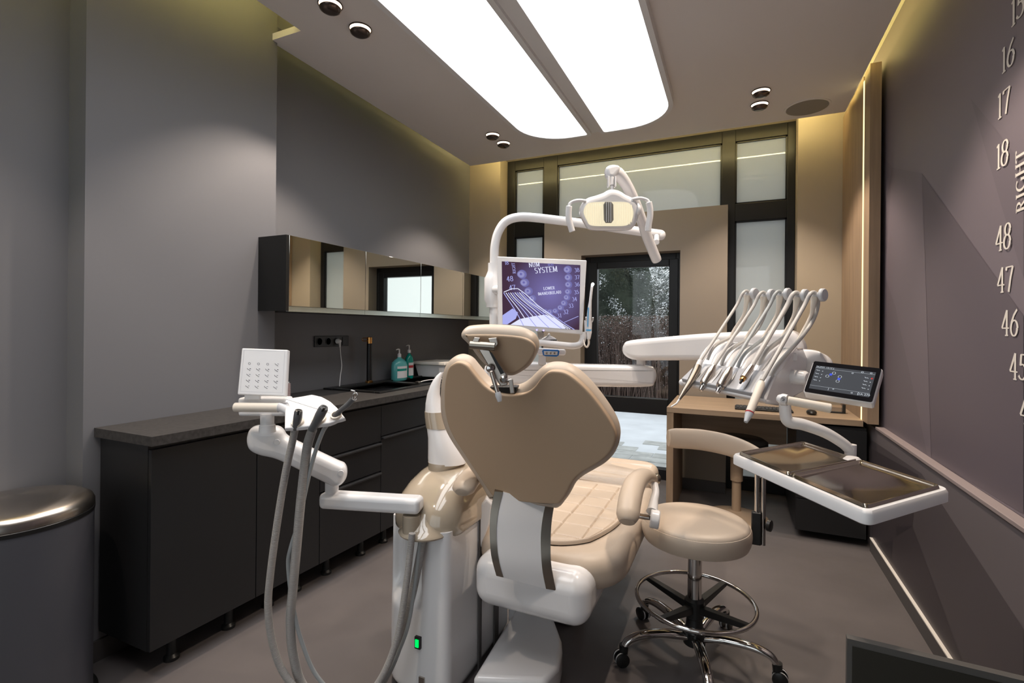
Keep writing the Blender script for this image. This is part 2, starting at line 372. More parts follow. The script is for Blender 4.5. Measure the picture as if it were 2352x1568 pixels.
def glyphs(txt, org, ex, ey, h, mb, thick=.12, thin=.045):
    ex, ey, org = V3(ex), V3(ey), V3(org); nz_ = ex.cross(ey).normalized(); lift = 0; tot = sum(GL[c][1]+.05 for c in txt); x = -tot/2+.025
    for c in txt:
        for s_ in GL[c][0]:
            if s_[0] == 'h':
                _, a, b, y = s_; y = max(y, thin/2); qs = [[(a, y-thin/2), (b, y-thin/2), (b, y+thin/2), (a, y+thin/2)]]
            else:
                qs = []; prev = None; L = len(s_)
                if L == 2: s_ = [(s_[0][0]+(s_[1][0]-s_[0][0])*t/4, s_[0][1]+(s_[1][1]-s_[0][1])*t/4) for t in range(5)]; L = 5
                for i, (px, py) in enumerate(s_):
                    a, b = s_[max(i-1, 0)], s_[min(i+1, L-1)]; dx, dy = b[0]-a[0], b[1]-a[1]; l = math.hypot(dx, dy) or 1
                    wd = thin+(thick-thin)*(abs(dy)/l)**1.5
                    cur = ((px-wd/2, py), (px+wd/2, py)) if abs(dy)/l > .5 else ((px-(-dy/l)*-wd/2*1, py-wd/2), (px, py+wd/2))
                    nx, ny = -dy/l*wd/2, dx/l*wd/2
                    cur = ((px+nx, py+ny), (px-nx, py-ny))
                    if prev: qs.append([prev[0], prev[1], cur[1], cur[0]])
                    prev = cur
            for q in qs:
                lift += .00004; mb.add([org+ex*((x+a)*h)+ey*((b-.5)*h)+nz_*lift for a, b in q], [[0, 1, 2, 3]])
        x += GL[c][1]+.05

# ================================================================== THE ROOM
XL, XR, XN = -2.25, -2.41, -2.365      # pillar face, recess wall, near left wall
YP0, YP1 = 1.05, 1.905                  # pillar from / to
YW, YG = 4.31, 4.47                     # end wall face, window frame face
XRU, XRL = .79, .755                    # right wall above / below the ledge
ZC, ZT = 2.82, 3.02                     # dropped ceiling, slab
Y0 = -1.6

st(MB().box(-2.6, 1.0, Y0, YG+.12, -.06, 0).obj('floor', 'floor'))
mb = MB(); mb.box(-2.6, -2.05, Y0-.1, Y0, 0, ZT); mb.box(.65, 1.0, Y0-.1, Y0, 0, ZT); mb.box(-2.05, .65, Y0-.1, Y0, 0, .25); mb.box(-2.05, .65, Y0-.1, Y0, 2.6, ZT)
st(mb.obj('wall_back', 'wall_light'))
mb = MB()
for a, b in ((-2.05, -1.99), (-1.16, -1.10), (-.30, -.24), (.59, .65)): mb.box(a, b, Y0-.08, Y0-.02, .25, 2.6)
mb.box(-1.99, .59, Y0-.079, Y0-.021, .25, .31); mb.box(-1.99, .59, Y0-.079, Y0-.021, 2.54, 2.6)
w2 = st(mb.obj('fill_window', 'frame'))  # unseen window added behind the camera to let in fill daylight
MB().box(-1.99, .59, Y0-.055, Y0-.049, .31, 2.54).obj('glass_pane', 'glass', w2)
st(MB().box(-14, 10, -14, Y0-.1, -.16, -.06).obj('ground_back', 'snow'))
st(MB().box(XN-.15, XN, Y0, YP0+.02, 0, ZT).obj('wall_left', 'wall_grey'))
st(MB().box(XL-.3, XL, YP0, YP1, 0, ZT).obj('wall_left_pillar', 'wall_grey'))
st(MB().box(XR-.15, XR, YP1-.02, YW+.1, 0, ZT).obj('wall_left_recess', 'wall_grey'))
# end wall beside and above the window
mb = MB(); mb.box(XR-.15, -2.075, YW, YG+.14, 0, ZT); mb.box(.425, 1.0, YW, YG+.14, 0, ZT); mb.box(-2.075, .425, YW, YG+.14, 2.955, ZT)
st(mb.obj('wall_front', 'wall_beige_lit'))
# panel wall in front of the middle windows, with the niche for the door
mb = MB(); mb.prism([(x, YW+.02, z) for x, z in ((-1.625, 0), (-1.268, 0), (-1.268, 1.965), (-.42, 1.965), (-.42, 0), (-.06, 0), (-.06, 2.31), (-1.625, 2.31))], (0, YG-.004-YW-.02, 0))
st(mb.obj('wall_front_panel', 'wall_beige', smooth=False))
# right wall: upper mural, ledge, lower part
def wallpoly(mb, x, pts, mi, lift):
    mb.mi = mi; P = []
    for u, v in pts:
        p = onX(u, v, x); p.x = x-lift; P.append(p)
    mb.add(P, [list(range(len(P)))])
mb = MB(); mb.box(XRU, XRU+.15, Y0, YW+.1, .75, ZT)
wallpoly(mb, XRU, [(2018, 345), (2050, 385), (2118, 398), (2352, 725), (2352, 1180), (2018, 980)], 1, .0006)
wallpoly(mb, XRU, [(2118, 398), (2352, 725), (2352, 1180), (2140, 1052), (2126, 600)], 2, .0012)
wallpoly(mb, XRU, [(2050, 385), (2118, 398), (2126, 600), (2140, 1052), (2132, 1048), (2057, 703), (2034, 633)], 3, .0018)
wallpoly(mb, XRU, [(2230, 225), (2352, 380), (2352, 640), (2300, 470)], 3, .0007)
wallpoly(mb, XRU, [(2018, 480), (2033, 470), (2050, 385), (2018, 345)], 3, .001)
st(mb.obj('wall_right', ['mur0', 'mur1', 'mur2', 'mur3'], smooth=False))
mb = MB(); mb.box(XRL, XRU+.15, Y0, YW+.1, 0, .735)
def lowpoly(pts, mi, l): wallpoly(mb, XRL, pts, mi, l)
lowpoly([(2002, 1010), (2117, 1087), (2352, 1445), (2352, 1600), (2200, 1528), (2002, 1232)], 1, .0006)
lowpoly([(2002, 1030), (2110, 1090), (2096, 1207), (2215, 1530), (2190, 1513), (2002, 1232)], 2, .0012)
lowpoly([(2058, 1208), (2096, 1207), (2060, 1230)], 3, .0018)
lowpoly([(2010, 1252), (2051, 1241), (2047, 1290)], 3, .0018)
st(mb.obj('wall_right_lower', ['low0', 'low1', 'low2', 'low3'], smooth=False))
st(MB().box(.748, XRU, Y0, 3.5, .735, .75).obj('trim_1', 'ledge', bevel=.002))
# mural writing
xm = XRU-.0025
for t, u, v in (('15', 2337, 18), ('16', 2315, 128), ('17', 2305, 236), ('18', 2302, 354), ('48', 2305, 544), ('47', 2309, 641), ('46', 2320, 741), ('45', 2339, 842), ('44', 2365, 945)):
    p = onX(u, v, xm); mb = MB(); glyphs(t, p, (0, -1, 0), (0, 0, 1), .084, mb, thick=.14, thin=.05)
    tag(mb.obj('mural_number', 'letter', smooth=False), 'cream serif number '+t+' painted on the mauve mural wall', 'number', 'numbers on the mural')
p = onX(2346, 414, xm); mb = MB(); glyphs('RIGHT', p, (0, 0, 1), (0, 1, 0), .054, mb, thick=.15, thin=.06)
tag(mb.obj('mural_word', 'letter', smooth=False), 'cream word RIGHT running upwards on the mauve mural wall', 'lettering')
# baseboards
st(MB().box(XRL-.014, XRL, Y0, 3.57, 0, .074).obj('baseboard_right', 'skirt'))
st(MB().box(XRL-.015, XRL, Y0, 3.57, .074, .080).obj('trim_2', 'letter'))
st(MB().box(-.42, -.06, YW+.002, YW+.02, 0, .085).obj('baseboard_front', 'skirt'))
mb = MB(); mb.box(XL, XL+.012, YP0, YP1, 0, .08); mb.box(XR, XR+.012, YP1, YW, 0, .08); mb.box(XN, XN+.012, Y0, YP0, 0, .08); mb.box(XN, XL+.012, YP0-.012, YP0, 0, .08)
st(mb.obj('baseboard_left', 'skirt'))

# ceiling: slab and the dropped board with lit gaps along the walls
st(MB().box(-2.6, 1.0, Y0, YG+.14, ZT, ZT+.1).obj('ceiling_slab', 'cove'))
mb = MB(); P = [(-2.045, Y0+.02), (.682, Y0+.02), (.682, 4.07), (-2.27, 4.07), (-2.27, 1.875), (-2.045, 1.875)]
mb.prism([(x, y, ZC) for x, y in P], (0, 0, .035))
st(mb.obj('ceiling', 'ceiling'))
# LED strips lying on the board just behind its edges
def strip(name, x0, x1, y0, y1, m, label):
    o = MB().box(x0, x1, y0, y1, ZC+.036, ZC+.046).obj(name, m); tag(o, label, 'led strip'); return o
strip('led_strip', .640, .678, Y0+.1, 4.0, 'cove_r', 'yellow light strip hidden above the ceiling edge beside the mural wall')
strip('led_strip', -2.15, .60, 4.026, 4.066, 'cove_b', 'yellow light strip hidden above the ceiling edge over the window')
strip('led_strip', -2.040, -2.000, Y0+.1, 1.80, 'cove_l', 'yellow light strip hidden above the ceiling edge beside the grey pillar')

strip('led_strip', -2.264, -2.258, 1.95, 4.0, 'cove_d', 'dim greenish light strip hidden above the ceiling edge over the mirrored cabinets')
# ------------------------------------------------------------------ windows and door
fr = MB()
for a, b, c, d in ((-2.073, -1.99, 0, 2.955), (-1.69, -1.55, 0, 2.955), (-.11, -.008, 0, 2.955), (.368, .423, 0, 2.955)):
    fr.box(a, b, YG, YG+.07, c, d)
for a, b in ((-1.99, -1.69), (-.008, .368)):
    fr.box(a, b, YG+.001, YG+.069, 2.855, 2.955); fr.box(a, b, YG+.001, YG+.069, 2.20, 2.342); fr.box(a, b, YG+.001, YG+.069, 0, .10)
fr.box(-1.55, -.11, YG+.001, YG+.069, 2.855, 2.955); fr.box(-1.55, -.11, YG+.001, YG+.069, 0, .085)
wf = st(fr.obj('window_1', 'frame', bevel=.003, seg=2))
for i, (a, b, c, d) in enumerate(((-1.99, -1.69, 2.342, 2.855), (-1.99, -1.69, .10, 2.2), (-1.55, -.11, 2.2, 2.855), (-.008, .368, 2.342, 2.855), (-.008, .368, .10, 2.2))):
    MB().box(a, b, YG+.03, YG+.04, c, d).obj('frosted_pane', 'frost', wf)
    g = MB()
    for q in ((a, a+.012, c, d), (b-.012, b, c, d), (a, b, c, c+.012), (a, b, d-.012, d)): g.box(q[0], q[1], YG+.012, YG+.03, q[2], q[3])
    g.obj('glazing_bead', 'frame', wf)
# door in the niche
dm = MB(); x0, x1 = -1.275, -.413
dm.box(x0, x0+.055, YG+.0, YG+.09, .0, 1.985); dm.box(x1-.055, x1, YG+.0, YG+.09, 0, 1.985); dm.box(x0+.055, x1-.055, YG+.0, YG+.09, 1.905, 1.985); dm.box(x0+.055, x1-.055, YG, YG+.09, 0, .09)
door = st(dm.obj('door_1', 'frame', bevel=.003, seg=2))
lf = MB(); a, b, c, d = x0+.035, x1-.035, .565, 1.915
gx0, gx1, gz0, gz1 = -1.155, -.523, .70, 1.858
lf.box(a, gx0, YG-.012, YG+.06, c, d); lf.box(gx1, b, YG-.012, YG+.06, c, d); lf.box(gx0, gx1, YG-.012, YG+.06, c, gz0); lf.box(gx0, gx1, YG-.012, YG+.06, gz1, d)
leaf = lf.obj('door_leaf', 'frame', door, bevel=.004, seg=2)
MB().box(gx0, gx1, YG+.03, YG+.036, gz0, gz1).obj('glass_pane', 'glass', door)
MB().box(x0+.045, x1-.045, YG+.03, YG+.036, .09, c).obj('glass_pane', 'glass', door)
h = MB(); h.cyl((-.475, YG-.012, 1.245), (-.475, YG-.05, 1.245), .009); h.tube([(-.475, YG-.048, 1.245), (-.475, YG-.048, 1.14)], .010, 10)
h.obj('door_handle', 'steel', door)

# ------------------------------------------------------------------ outside
st(MB().box(-14, 10, YG+.12, 22, -.16, -.06).obj('ground', 'snow'))
random.seed(3)
yy = YG+.16; row = 0
while yy < YG+1.6:
    dx = .4; xx = -4.0-(row % 2)*.2
    while xx < 1.5:
        if yy < YG+1.1 or random.random() < .55:
            o = MB().box(xx+.006, xx+dx-.006, yy+.006, yy+.194, -.06, -.052+random.uniform(-.001, .001)).obj('paving_stone', 'paver')
            tag(o, 'pale concrete paving slab laid outside the glass door', 'paving stone', 'paving slabs outside the door')
        xx += dx
    yy += .2; row += 1
def foliage(mb, n, f, size, up=.0):
    for _ in range(n):
        p = f(); a = V3((random.gauss(0, 1), random.gauss(0, 1), random.gauss(0, 1)+up)).normalized(); e1, e2 = frame_of(a); s_ = size*random.uniform(.5, 1.3)
        mb.add([p+e1*s_, p+e2*s_*.45, p-e1*s_*.6, p-e2*s_*.45], [[0, 1, 2, 3]])
# clipped bare hedge
hd = thing('hedge', 'clipped brown leafless hedge dusted with snow outside the door', 'hedge', (-2, 9.0, -.06))
mb = MB()
for _ in range(5200):
    p = V3((random.uniform(-6, 1.5), random.uniform(8.6, 9.4), -.06)); q = p+V3((random.gauss(0, .12), random.gauss(0, .12), random.uniform(.9, 1.55)))
    mb.tube([p, (p+q)/2+V3((random.gauss(0, .05), 0, 0)), q], [.009, .003], 3, caps=False)
mb.obj('twigs', 'twig', hd, smooth=False)
mb = MB(); foliage(mb, 60000, lambda: V3((random.uniform(-6, 1.5), random.uniform(8.55, 9.4), .25+1.3*random.random()**.7)), .019)
mb.obj('dry_leaves', 'twig', hd, smooth=False)
mb = MB(); foliage(mb, 9000, lambda: V3((random.uniform(-6, 1.5), random.uniform(8.52, 9.4), .3+1.27*random.random()**.6)), .013, 2)
mb.obj('snow_dusting', 'snow', hd, smooth=False)
def conifer(x, y, h, r, label, snow=.5):
    t = thing('conifer', label, 'tree', (x, y, -.06), 'snowy conifers beyond the hedge')
    MB().cyl((x, y, -.06), (x, y, h*.95), .16, .03, 10).obj('trunk', 'bark', t)
    co = MB(); R = []
    for k in range(24):
        z = .2+(h-.3)*k/23; R.append([V3((x+(r*.58*(1-k/24)+.04)*(1+.25*random.random())*math.cos(2*PI*q/26), y+(r*.58*(1-k/24)+.04)*(1+.25*random.random())*math.sin(2*PI*q/26), z+random.uniform(-.08, .08))) for q in range(26)])
    co.rings(R); co.obj('inner_boughs', 'needle', t, smooth=False)
    n = MB(); s_ = MB(); L = 30
    for k in range(L):
        z = .5+(h-.5)*k/L; rr = r*(1-k/L)**.8+.12
        for j in range(13):
            a = random.uniform(PI*.95, 2.05*PI) ; ln = rr*random.uniform(.8, 1.12)
            for q in range(210):
                tt = .35+.7*random.random()**.8; sp = .15*(1.2-tt)+.03
                p = V3((x+math.cos(a)*ln*tt+random.gauss(0, sp), y+math.sin(a)*ln*tt+random.gauss(0, sp), z-.30*tt*ln*tt+random.gauss(0, .06)))
                d = V3((math.cos(a)+random.gauss(0, .5), math.sin(a)+random.gauss(0, .5), -.5+random.gauss(0, .4))).normalized(); e2 = d.cross(V3((random.gauss(0, 1), random.gauss(0, 1), 1))).normalized(); sz = random.uniform(.018, .05)
                n.add([p+d*sz, p+e2*sz*.35, p-d*sz*.7], [[0, 1, 2]])
            if random.random() < snow:
                for q in range(60):
                    tt = random.uniform(.55, 1.05); c0 = V3((x+math.cos(a)*ln*tt+random.gauss(0, .06), y+math.sin(a)*ln*tt+random.gauss(0, .06), z-.30*tt*ln*tt+.05+random.gauss(0, .035)))
                    sz = random.uniform(.010, .026); f1, f2 = frame_of(V3((random.gauss(0, 1), random.gauss(0, 1)-.8, .9))); f3 = f1.cross(f2)*sz*.35; s_.add([c0+f1*sz, c0+f2*sz*.8, c0-f1*sz, c0-f2*sz*.6, c0+f3, c0-f3], [[0, 1, 4], [1, 2, 4], [2, 3, 4], [3, 0, 4], [1, 0, 5], [2, 1, 5], [3, 2, 5], [0, 3, 5]])
    n.obj('branches', 'needle', t, smooth=False); s_.obj('snow_load', 'snow', t)
conifer(-2.95, 12.0, 5.8, 1.75, 'tall dark conifer with little snow in the middle of the door glass', .16)
conifer(-.62, 11.3, 5.4, 1.45, 'snow-laden conifer at the right edge of the door glass', .5)
conifer(-3.3, 15.8, 7.5, 1.9, 'dark conifer standing farthest back behind the other two', .2)
# ------------------------------------------------------------------ ceiling fittings
def rrect(x0, x1, y0, y1, rs, n=10):   # radii at (x1,y1),(x0,y1),(x0,y0),(x1,y0)
    out = []
    for (cx, cy, sx, sy, a0), r in zip(((x1, y1, -1, -1, 0), (x0, y1, 1, -1, 90), (x0, y0, 1, 1, 180), (x1, y0, -1, 1, 270)), rs):
        for k in range(n+1):
            a = math.radians(a0+90*k/n); out.append((cx+sx*r+r*math.cos(a), cy+sy*r+r*math.sin(a)))
    return out
cl = thing('ceiling_light', 'huge white twin-panel ceiling light with rounded corners over the chair', 'ceiling light', (-.93, 2.3, ZC))
zb = 2.765; zo = .012
body = MB(); y0, y1 = -.4, 3.67  # unseen near end lengthened toward the camera to light surfaces facing it
for (a, b, rs) in ((-1.50, -.995, (.04, .35, .35, .04)), (-.93, -.375, (.35, .04, .04, .35))):
    o = rrect(a, b, y0, y1, rs); ia = rrect(a+.03, b-.03, y0+.03, y1-.03, tuple(max(r-.03, .02) for r in rs))
    body.rings([[V3((x, y, ZC)) for x, y in o], [V3((x, y, zb)) for x, y in o], [V3((x, y, zb)) for x, y in ia], [V3((x, y, zb+.012)) for x, y in ia]], cap0=False, cap1=False)
body.box(-1.0, -.925, y0, y1-.005, zb+.02, ZC)
body.obj('housing', 'whitem', cl)
for (a, b, rs) in ((-1.50, -.995, (.04, .35, .35, .04)), (-.93, -.375, (.35, .04, .04, .35))):
    ia = rrect(a+.03, b-.03, y0+.03, y1-.03, tuple(max(r-.03, .02) for r in rs))
    MB().prism([V3((x, y, zb+.006)) for x, y in ia], (0, 0, .004)).obj('light_panel', 'lit', cl, smooth=False)
def downlight(x, y, label, first=None):
    if first: return dup(first, V3((x, y, ZC))-first.location, label)
    t = thing('downlight', label, 'downlight', (x, y, ZC), 'bronze ceiling downlights')
    MB().lathe((x, y, ZC), [(.030, .0), (.056, .0), (.057, -.005), (.053, -.006), (.051, -.001), (.030, -.001)]).obj('ring', 'bronze', t)
    MB().lathe((x, y, ZC), [(.012, -.002), (.051, -.002), (.051, -.003), (.012, -.003)]).obj('lamp', 'cupglow', t)
    MB().lathe((x, y, ZC), [(.012, -.003), (.046, -.016), (.050, -.020), (.048, -.026), (.036, -.034), (.018, -.038), (.001, -.039)]).obj('dome', 'bronze', t)
    l = bpy.data.lights.new('spot', 'SPOT'); l.energy = SPOT; l.color = (1, .84, .69); l.spot_size = math.radians(96); l.spot_blend = .35; l.shadow_soft_size = .02
    lo = bpy.data.objects.new('spot_beam', l); C.objects.link(lo); lo.parent = t; lo.location = (0, 0, -.045)
    return t
d0 = downlight(-1.75, 1.775, 'bronze downlight nearest the camera on the left side of the ceiling')
for x, y, lb in ((-1.75, 1.98, 'bronze downlight just beyond the nearest one on the left of the ceiling'), (-1.745, 3.48, 'nearer bronze downlight of the far pair left of the ceiling light'), (-1.74, 3.67, 'farther bronze downlight of the far pair left of the ceiling light'),
                 (.138, 3.51, 'upper of the two bronze downlights beside the round speaker'), (.138, 3.71, 'lower of the two bronze downlights beside the round speaker'),
                 (.138, 1.78, 'unseen bronze downlight added above the frame on the right side of the ceiling'), (.138, 1.98, 'second unseen bronze downlight added above the frame on the right'), (-1.75, .2, 'unseen bronze downlight added behind the near left edge of the frame')):  # last three are unseen, added to stand in for light on the chair
    downlight(x, y, lb, d0)
sp = thing('ceiling_speaker', 'round flat grey-beige speaker set in the ceiling', 'speaker', (.434, 3.885, ZC))
MB().lathe((.434, 3.885, ZC), [(.14, .0), (.14, -.004), (.128, -.006), (.126, -.002), (.001, -.002)]).obj('rim', 'ceiling', sp)
MB().lathe((.434, 3.885, ZC), [(.125, -.001), (.125, -.005), (.004, -.006), (.001, -.006)]).obj('grille', mat('speaker_grille', (.27, .25, .225), .7, bump=(900, .4)), sp)

# ------------------------------------------------------------------ oak panel and desk on the right
wp = thing('oak_wall_panel', 'tall oak panel with a vertical light strip between window wall and mural', 'wall panel', (.74, 3.9, .78))
mb = MB(); mb.box(.71, .765, 3.50, 3.638, .762, 2.87); mb.box(.71, .765, 3.668, YW-.005, .762, 2.87); mb.box(.725, .765, 3.63, 3.675, .762, 2.87)
mb.obj('board', 'wood', wp)
MB().box(.7085, .7245, 3.640, 3.666, .765, 2.835).obj('light_strip', 'led', wp)
dk = thing('desk', 'light oak desk built between the door and the mural wall', 'desk', (.15, 3.95, 0))
D0, D1 = 3.60, YW-.01
MB().box(-.43, .71, D0, D1, .728, .765).obj('desktop', 'woodh', dk, bevel=.0015)
MB().box(-.43, -.385, D0+.003, D1, 0, .727).obj('side_panel', 'wood', dk)
MB().box(-.384, .355, D1-.10, D1-.08, .45, .727).obj('modesty_panel', 'woodh', dk)
cb = thing('drawer_cabinet', 'black drawer cabinet under the right end of the desk', 'cabinet', (.54, 3.9, 0))
MB().box(.36, .73, D0+.02, D1-.02, .045, .715).obj('body', 'black', cb)
for z0, z1 in ((.05, .245), (.25, .495), (.50, .70)):
    MB().box(.362, .729, D0+.002, D0+.019, z0, z1).obj('drawer_front', 'black', cb, bevel=.001)
kb = thing('keyboard', 'black computer keyboard lying on the oak desk', 'keyboard', (.1, 3.8, .766))
k0, k1 = onZ(1688, 945, .775), onZ(1823, 945, .775)
ky = 3.70; kx0, kx1 = onY(1688, 930, ky).x, onY(1823, 935, ky).x
MB().box(kx0, kx1, ky, ky+.14, .766, .778).obj('case', 'blackp', kb, bevel=.003)
mb = MB(); n_ = 15
for r_ in range(5):
    for c_ in range(n_):
        a = kx0+.006+(kx1-kx0-.012)*c_/n_; mb.box(a+.0015, a+(kx1-kx0-.012)/n_-.0015, ky+.008+r_*.026, ky+.030+r_*.026, .778, .783)
mb.obj('keys', mat('key_black', (.03, .03, .032), .5), kb, bevel=.001, seg=1)
p = onY(1865, 942, 3.70)
ms = MB().ell((p.x, 3.72, .778), .030, .05, .018).obj('computer_mouse', 'blackp'); tag(ms, 'small black computer mouse on the desk', 'mouse')
bs = thing('desk_stand', 'small black and silver stand on the desk behind the touch screen', 'stand', (.55, 3.8, .766))
a, b = onY(1900, 935, 3.85).x, onY(1942, 935, 3.85).x
MB().box(a, b, 3.84, 3.90, .766, .772).obj('base', 'blackp', bs); MB().box(a, b-.016, 3.86, 3.87, .772, .80).obj('plate', 'steel', bs); MB().box(b-.015, b, 3.84, 3.88, .772, .825).obj('bracket', 'blackp', bs, bevel=.002)

# ------------------------------------------------------------------ counter run on the left
def fx(y): return -1.885+.055*(y-1.09)     # front edge of the worktop
def cx(y): return -1.918+.05*(y-1.09)      # cabinet fronts
def quadbox(mb, y0, y1, xb, off, z0, z1, th=None):
    if th is None: P = [(xb, y0), (cx(y0)+off, y0), (cx(y1)+off, y1), (xb, y1)]
    else: P = [(cx(y0)+off-th, y0), (cx(y0)+off, y0), (cx(y1)+off, y1), (cx(y1)+off-th, y1)]
    mb.prism([(x, y, z0) for x, y in P], (0, 0, z1-z0)); return mb
units = [(1.10, 1.52, 'door'), (1.52, 1.865, 'door'), (1.865, 2.305, 'drawers'), (2.305, 3.0, 'wide'), (3.0, 3.65, 'door'), (3.65, 4.295, 'door')]
ulab = ['near end black base cabinet with a full-height plain door', 'black base cabinet with plain door behind the hanging hoses', 'black drawer cabinet with two slim edge handles under the worktop', 'wide black sink cabinet with one slim edge handle', 'black base cabinet hidden behind the white unit, fifth along the worktop', 'last black base cabinet by the window wall']
for (a, b, kind), lb in zip(units, ulab):
    u = thing('base_cabinet', lb, 'cabinet', ((XL+cx(a))/2, (a+b)/2, 0), 'black base cabinets under the worktop')
    xb = XL+.014 if a < 1.9 else XR+.014
    quadbox(MB(), a+.001, b-.001, xb if a > 1.8 and b > 1.9 and a >= 1.905 else XL+.014, -.019, .118, .868).obj('carcass', 'black', u)
    if kind == 'door':
        quadbox(MB(), a+.002, b-.002, 0, 0, .12, .85, .018).obj('door', 'black', u, bevel=.001)
    else:
        zs = ((.12, .455), (.475, .625), (.645, .85)) if kind == 'drawers' else ((.12, .655), (.675, .85))
        for z0, z1 in zs: quadbox(MB(), a+.002, b-.002, 0, 0, z0, z1, .018).obj('drawer_front', 'black', u, bevel=.001)
        for z0, z1 in zs[:-1]:
            quadbox(MB(), a+.006, b-.006, 0, .016, z1+.001, z1+.014, .034).obj('edge_handle', 'anth', u, bevel=.004)
    for y in (a+.13, b-.06):
        for xo in (-.09, -.27):
            c = (cx(y)+xo, y, 0)
            MB().lathe(c, [(.028, 0), (.028, .012), (.018, .022), (.016, .10), (.026, .118)], n=20).obj('foot', 'blackp', u)
mb = MB()
P = [(XL+.002, 1.085), (fx(1.085), 1.085), (fx(2.36), 2.36), (-2.33, 2.36), (-2.33, 2.36), (XR+.002, 2.36), (XR+.002, YP1+.002), (XL+.002, YP1+.002)]
SX0, SX1, SY0, SY1 = -2.37, -1.945, 2.40, 3.42
def slab(P): mb.prism([(x, y, .87) for x, y in P], (0, 0, .035))
slab([(XL+.002, 1.085), (fx(1.085), 1.085), (fx(YP1), YP1), (XL+.002, YP1)])
slab([(XR+.002, YP1+.003), (fx(YP1), YP1), (fx(SY0), SY0), (XR+.002, SY0)])
slab([(SX1, SY0), (fx(SY0), SY0), (fx(SY1), SY1), (SX1, SY1)])
slab([(XR+.002, SY0), (SX0, SY0), (SX0, SY1), (XR+.002, SY1)])
slab([(XR+.002, SY1), (fx(SY1), SY1), (fx(YW-.004), YW-.004), (XR+.002, YW-.004)])
wt = mb.obj('worktop', 'top'); tag(wt, 'long dark stone-grey worktop over the black base cabinets', 'worktop')
# sink
sk = thing('kitchen_sink', 'black granite double-bowl sink set in the worktop', 'sink', (-2.15, 2.9, .905))
mb = MB(); z1, z0 = .915, .905; rim = .03
xs = [(SX0-.015, SX0+.055), (SX1-.03, SX1+.012)]
mb.box(SX0-.015, SX0+.06, SY0-.015, SY1+.012, z0-.03, z1); mb.box(SX1-.03, SX1+.012, SY0-.015, SY1+.012, z0-.03, z1)
mb.box(SX0+.06, SX1-.03, SY0-.015, SY0+.03, z0-.03, z1); mb.box(SX0+.06, SX1-.03, SY1-.03, SY1+.012, z0-.03, z1); ym = 2.93; mb.box(SX0+.06, SX1-.03, ym-.03, ym+.03, z0-.03, z1-.004)
mb.obj('rim', 'sink', sk, bevel=.004)
for a, b in ((SY0+.03, ym-.03), (ym+.03, SY1-.03)):
    mb = MB(); zl = .80; mb.box(SX0+.055, SX0+.06, a, b, zl, z0-.005); mb.box(SX1-.03, SX1-.025, a, b, zl, z0-.005); mb.box(SX0+.055, SX1-.025, a-.005, a, zl, z0-.005); mb.box(SX0+.055, SX1-.025, b, b+.005, zl, z0-.005); mb.box(SX0+.055, SX1-.025, a, b, zl-.006, zl)
    mb.obj('bowl', 'sink', sk)
# faucet
fc = (-2.335, 2.80, .916)
fp = onX(848, 870, -2.335); fc = (-2.335, fp.y, .916)
f = thing('faucet', 'black column tap with copper top and lever behind the sink', 'faucet', fc)
ft = onX(848, 772, -2.335).z; fy = fc[1]
MB().lathe(fc, [(.026, 0), (.026, .012), (.017, .016), (.017, .02)]).obj('base_ring', 'gold', f)
MB().cyl((fc[0], fy, .93), (fc[0], fy, ft-.05), .0185).obj('column', 'blackp', f)
MB().lathe((fc[0], fy, ft-.05), [(.0185, 0), (.0185, .042), (.015, .045)]).obj('cap', 'gold', f)
mb = MB(); L_ = .072; zq = ft-.022
mb.tube(crom([(fc[0], fy-.018, zq+.010), (fc[0], fy-L_+.01, zq+.010), (fc[0], fy-L_-.004, zq), (fc[0], fy-L_+.01, zq-.010), (fc[0], fy-.018, zq-.010)], 5), .0028, 8)
mb.obj('lever', 'gold', f)
# sockets
so = thing('socket_panel', 'dark grey four-gang socket panel on the wall beside the tap', 'socket panel', (XR, 2.5, 1.2))
A, B = onX(723, 770, XR+.01), onX(801, 769, XR+.01); zt = A.z-.005; zb2 = onX(723, 797, XR+.01).z
ya, yb = A.y, B.y
MB().box(XR+.0005, XR+.011, ya, yb, zb2, zt).obj('frame_plate', 'anth', so, bevel=.002)
ys = [ya+(yb-ya)*(k+.5)/4 for k in range(4)]; zc = (zt+zb2)/2
for k in range(3):
    r = min((yb-ya)/8, (zt-zb2)/2)*.72
    MB().lathe((XR+.011, ys[k], zc), [(r, 0), (r, .003), (r*.86, .003), (r*.82, -.004), (.001, -.004)], ax=(1, 0, 0), n=28).obj('socket_insert', 'blackp', so)
    mb = MB(); mb.cyl((XR+.007, ys[k]-.007, zc), (XR+.009, ys[k]-.007, zc), .003, n=8); mb.cyl((XR+.007, ys[k]+.007, zc), (XR+.009, ys[k]+.007, zc), .003, n=8); mb.obj('contact', 'steel', so)
MB().box(XR+.011, XR+.015, ys[3]-.024, ys[3]+.024, zc-.026, zc+.026).obj('switch_rocker', 'anth', so, bevel=.001)
pl = thing('plug_cable', 'white plug and cable running from the socket panel down to the sink', 'cable', (XR+.02, ys[2], zc))
mb = MB(); mb.lathe((XR+.0145, ys[2], zc), [(.017, 0), (.018, .012), (.012, .024), (.008, .03)], ax=(1, 0, 0), n=24); mb.tube([(XR+.034, ys[2], zc+.006), (XR+.034, ys[2]+.006, zc-.04)], [.010, .005], 12)
mb.obj('plug', 'whitem', pl)
pp = [V3((XR+.034, ys[2]+.006, zc-.035))]+[onX(u, v, XR+.05) for u, v in ((783, 820), (785, 840), (782, 862))]+[V3((-2.30, 2.44, .925))]
MB().tube(crom(pp, 8), .0028, 8).obj('cord', 'whitem', pl)
uc = thing('usb_cable', 'white cable with a metal clip trailing over the sink edge to the right', 'cable', (-1.95, 3.0, .92))
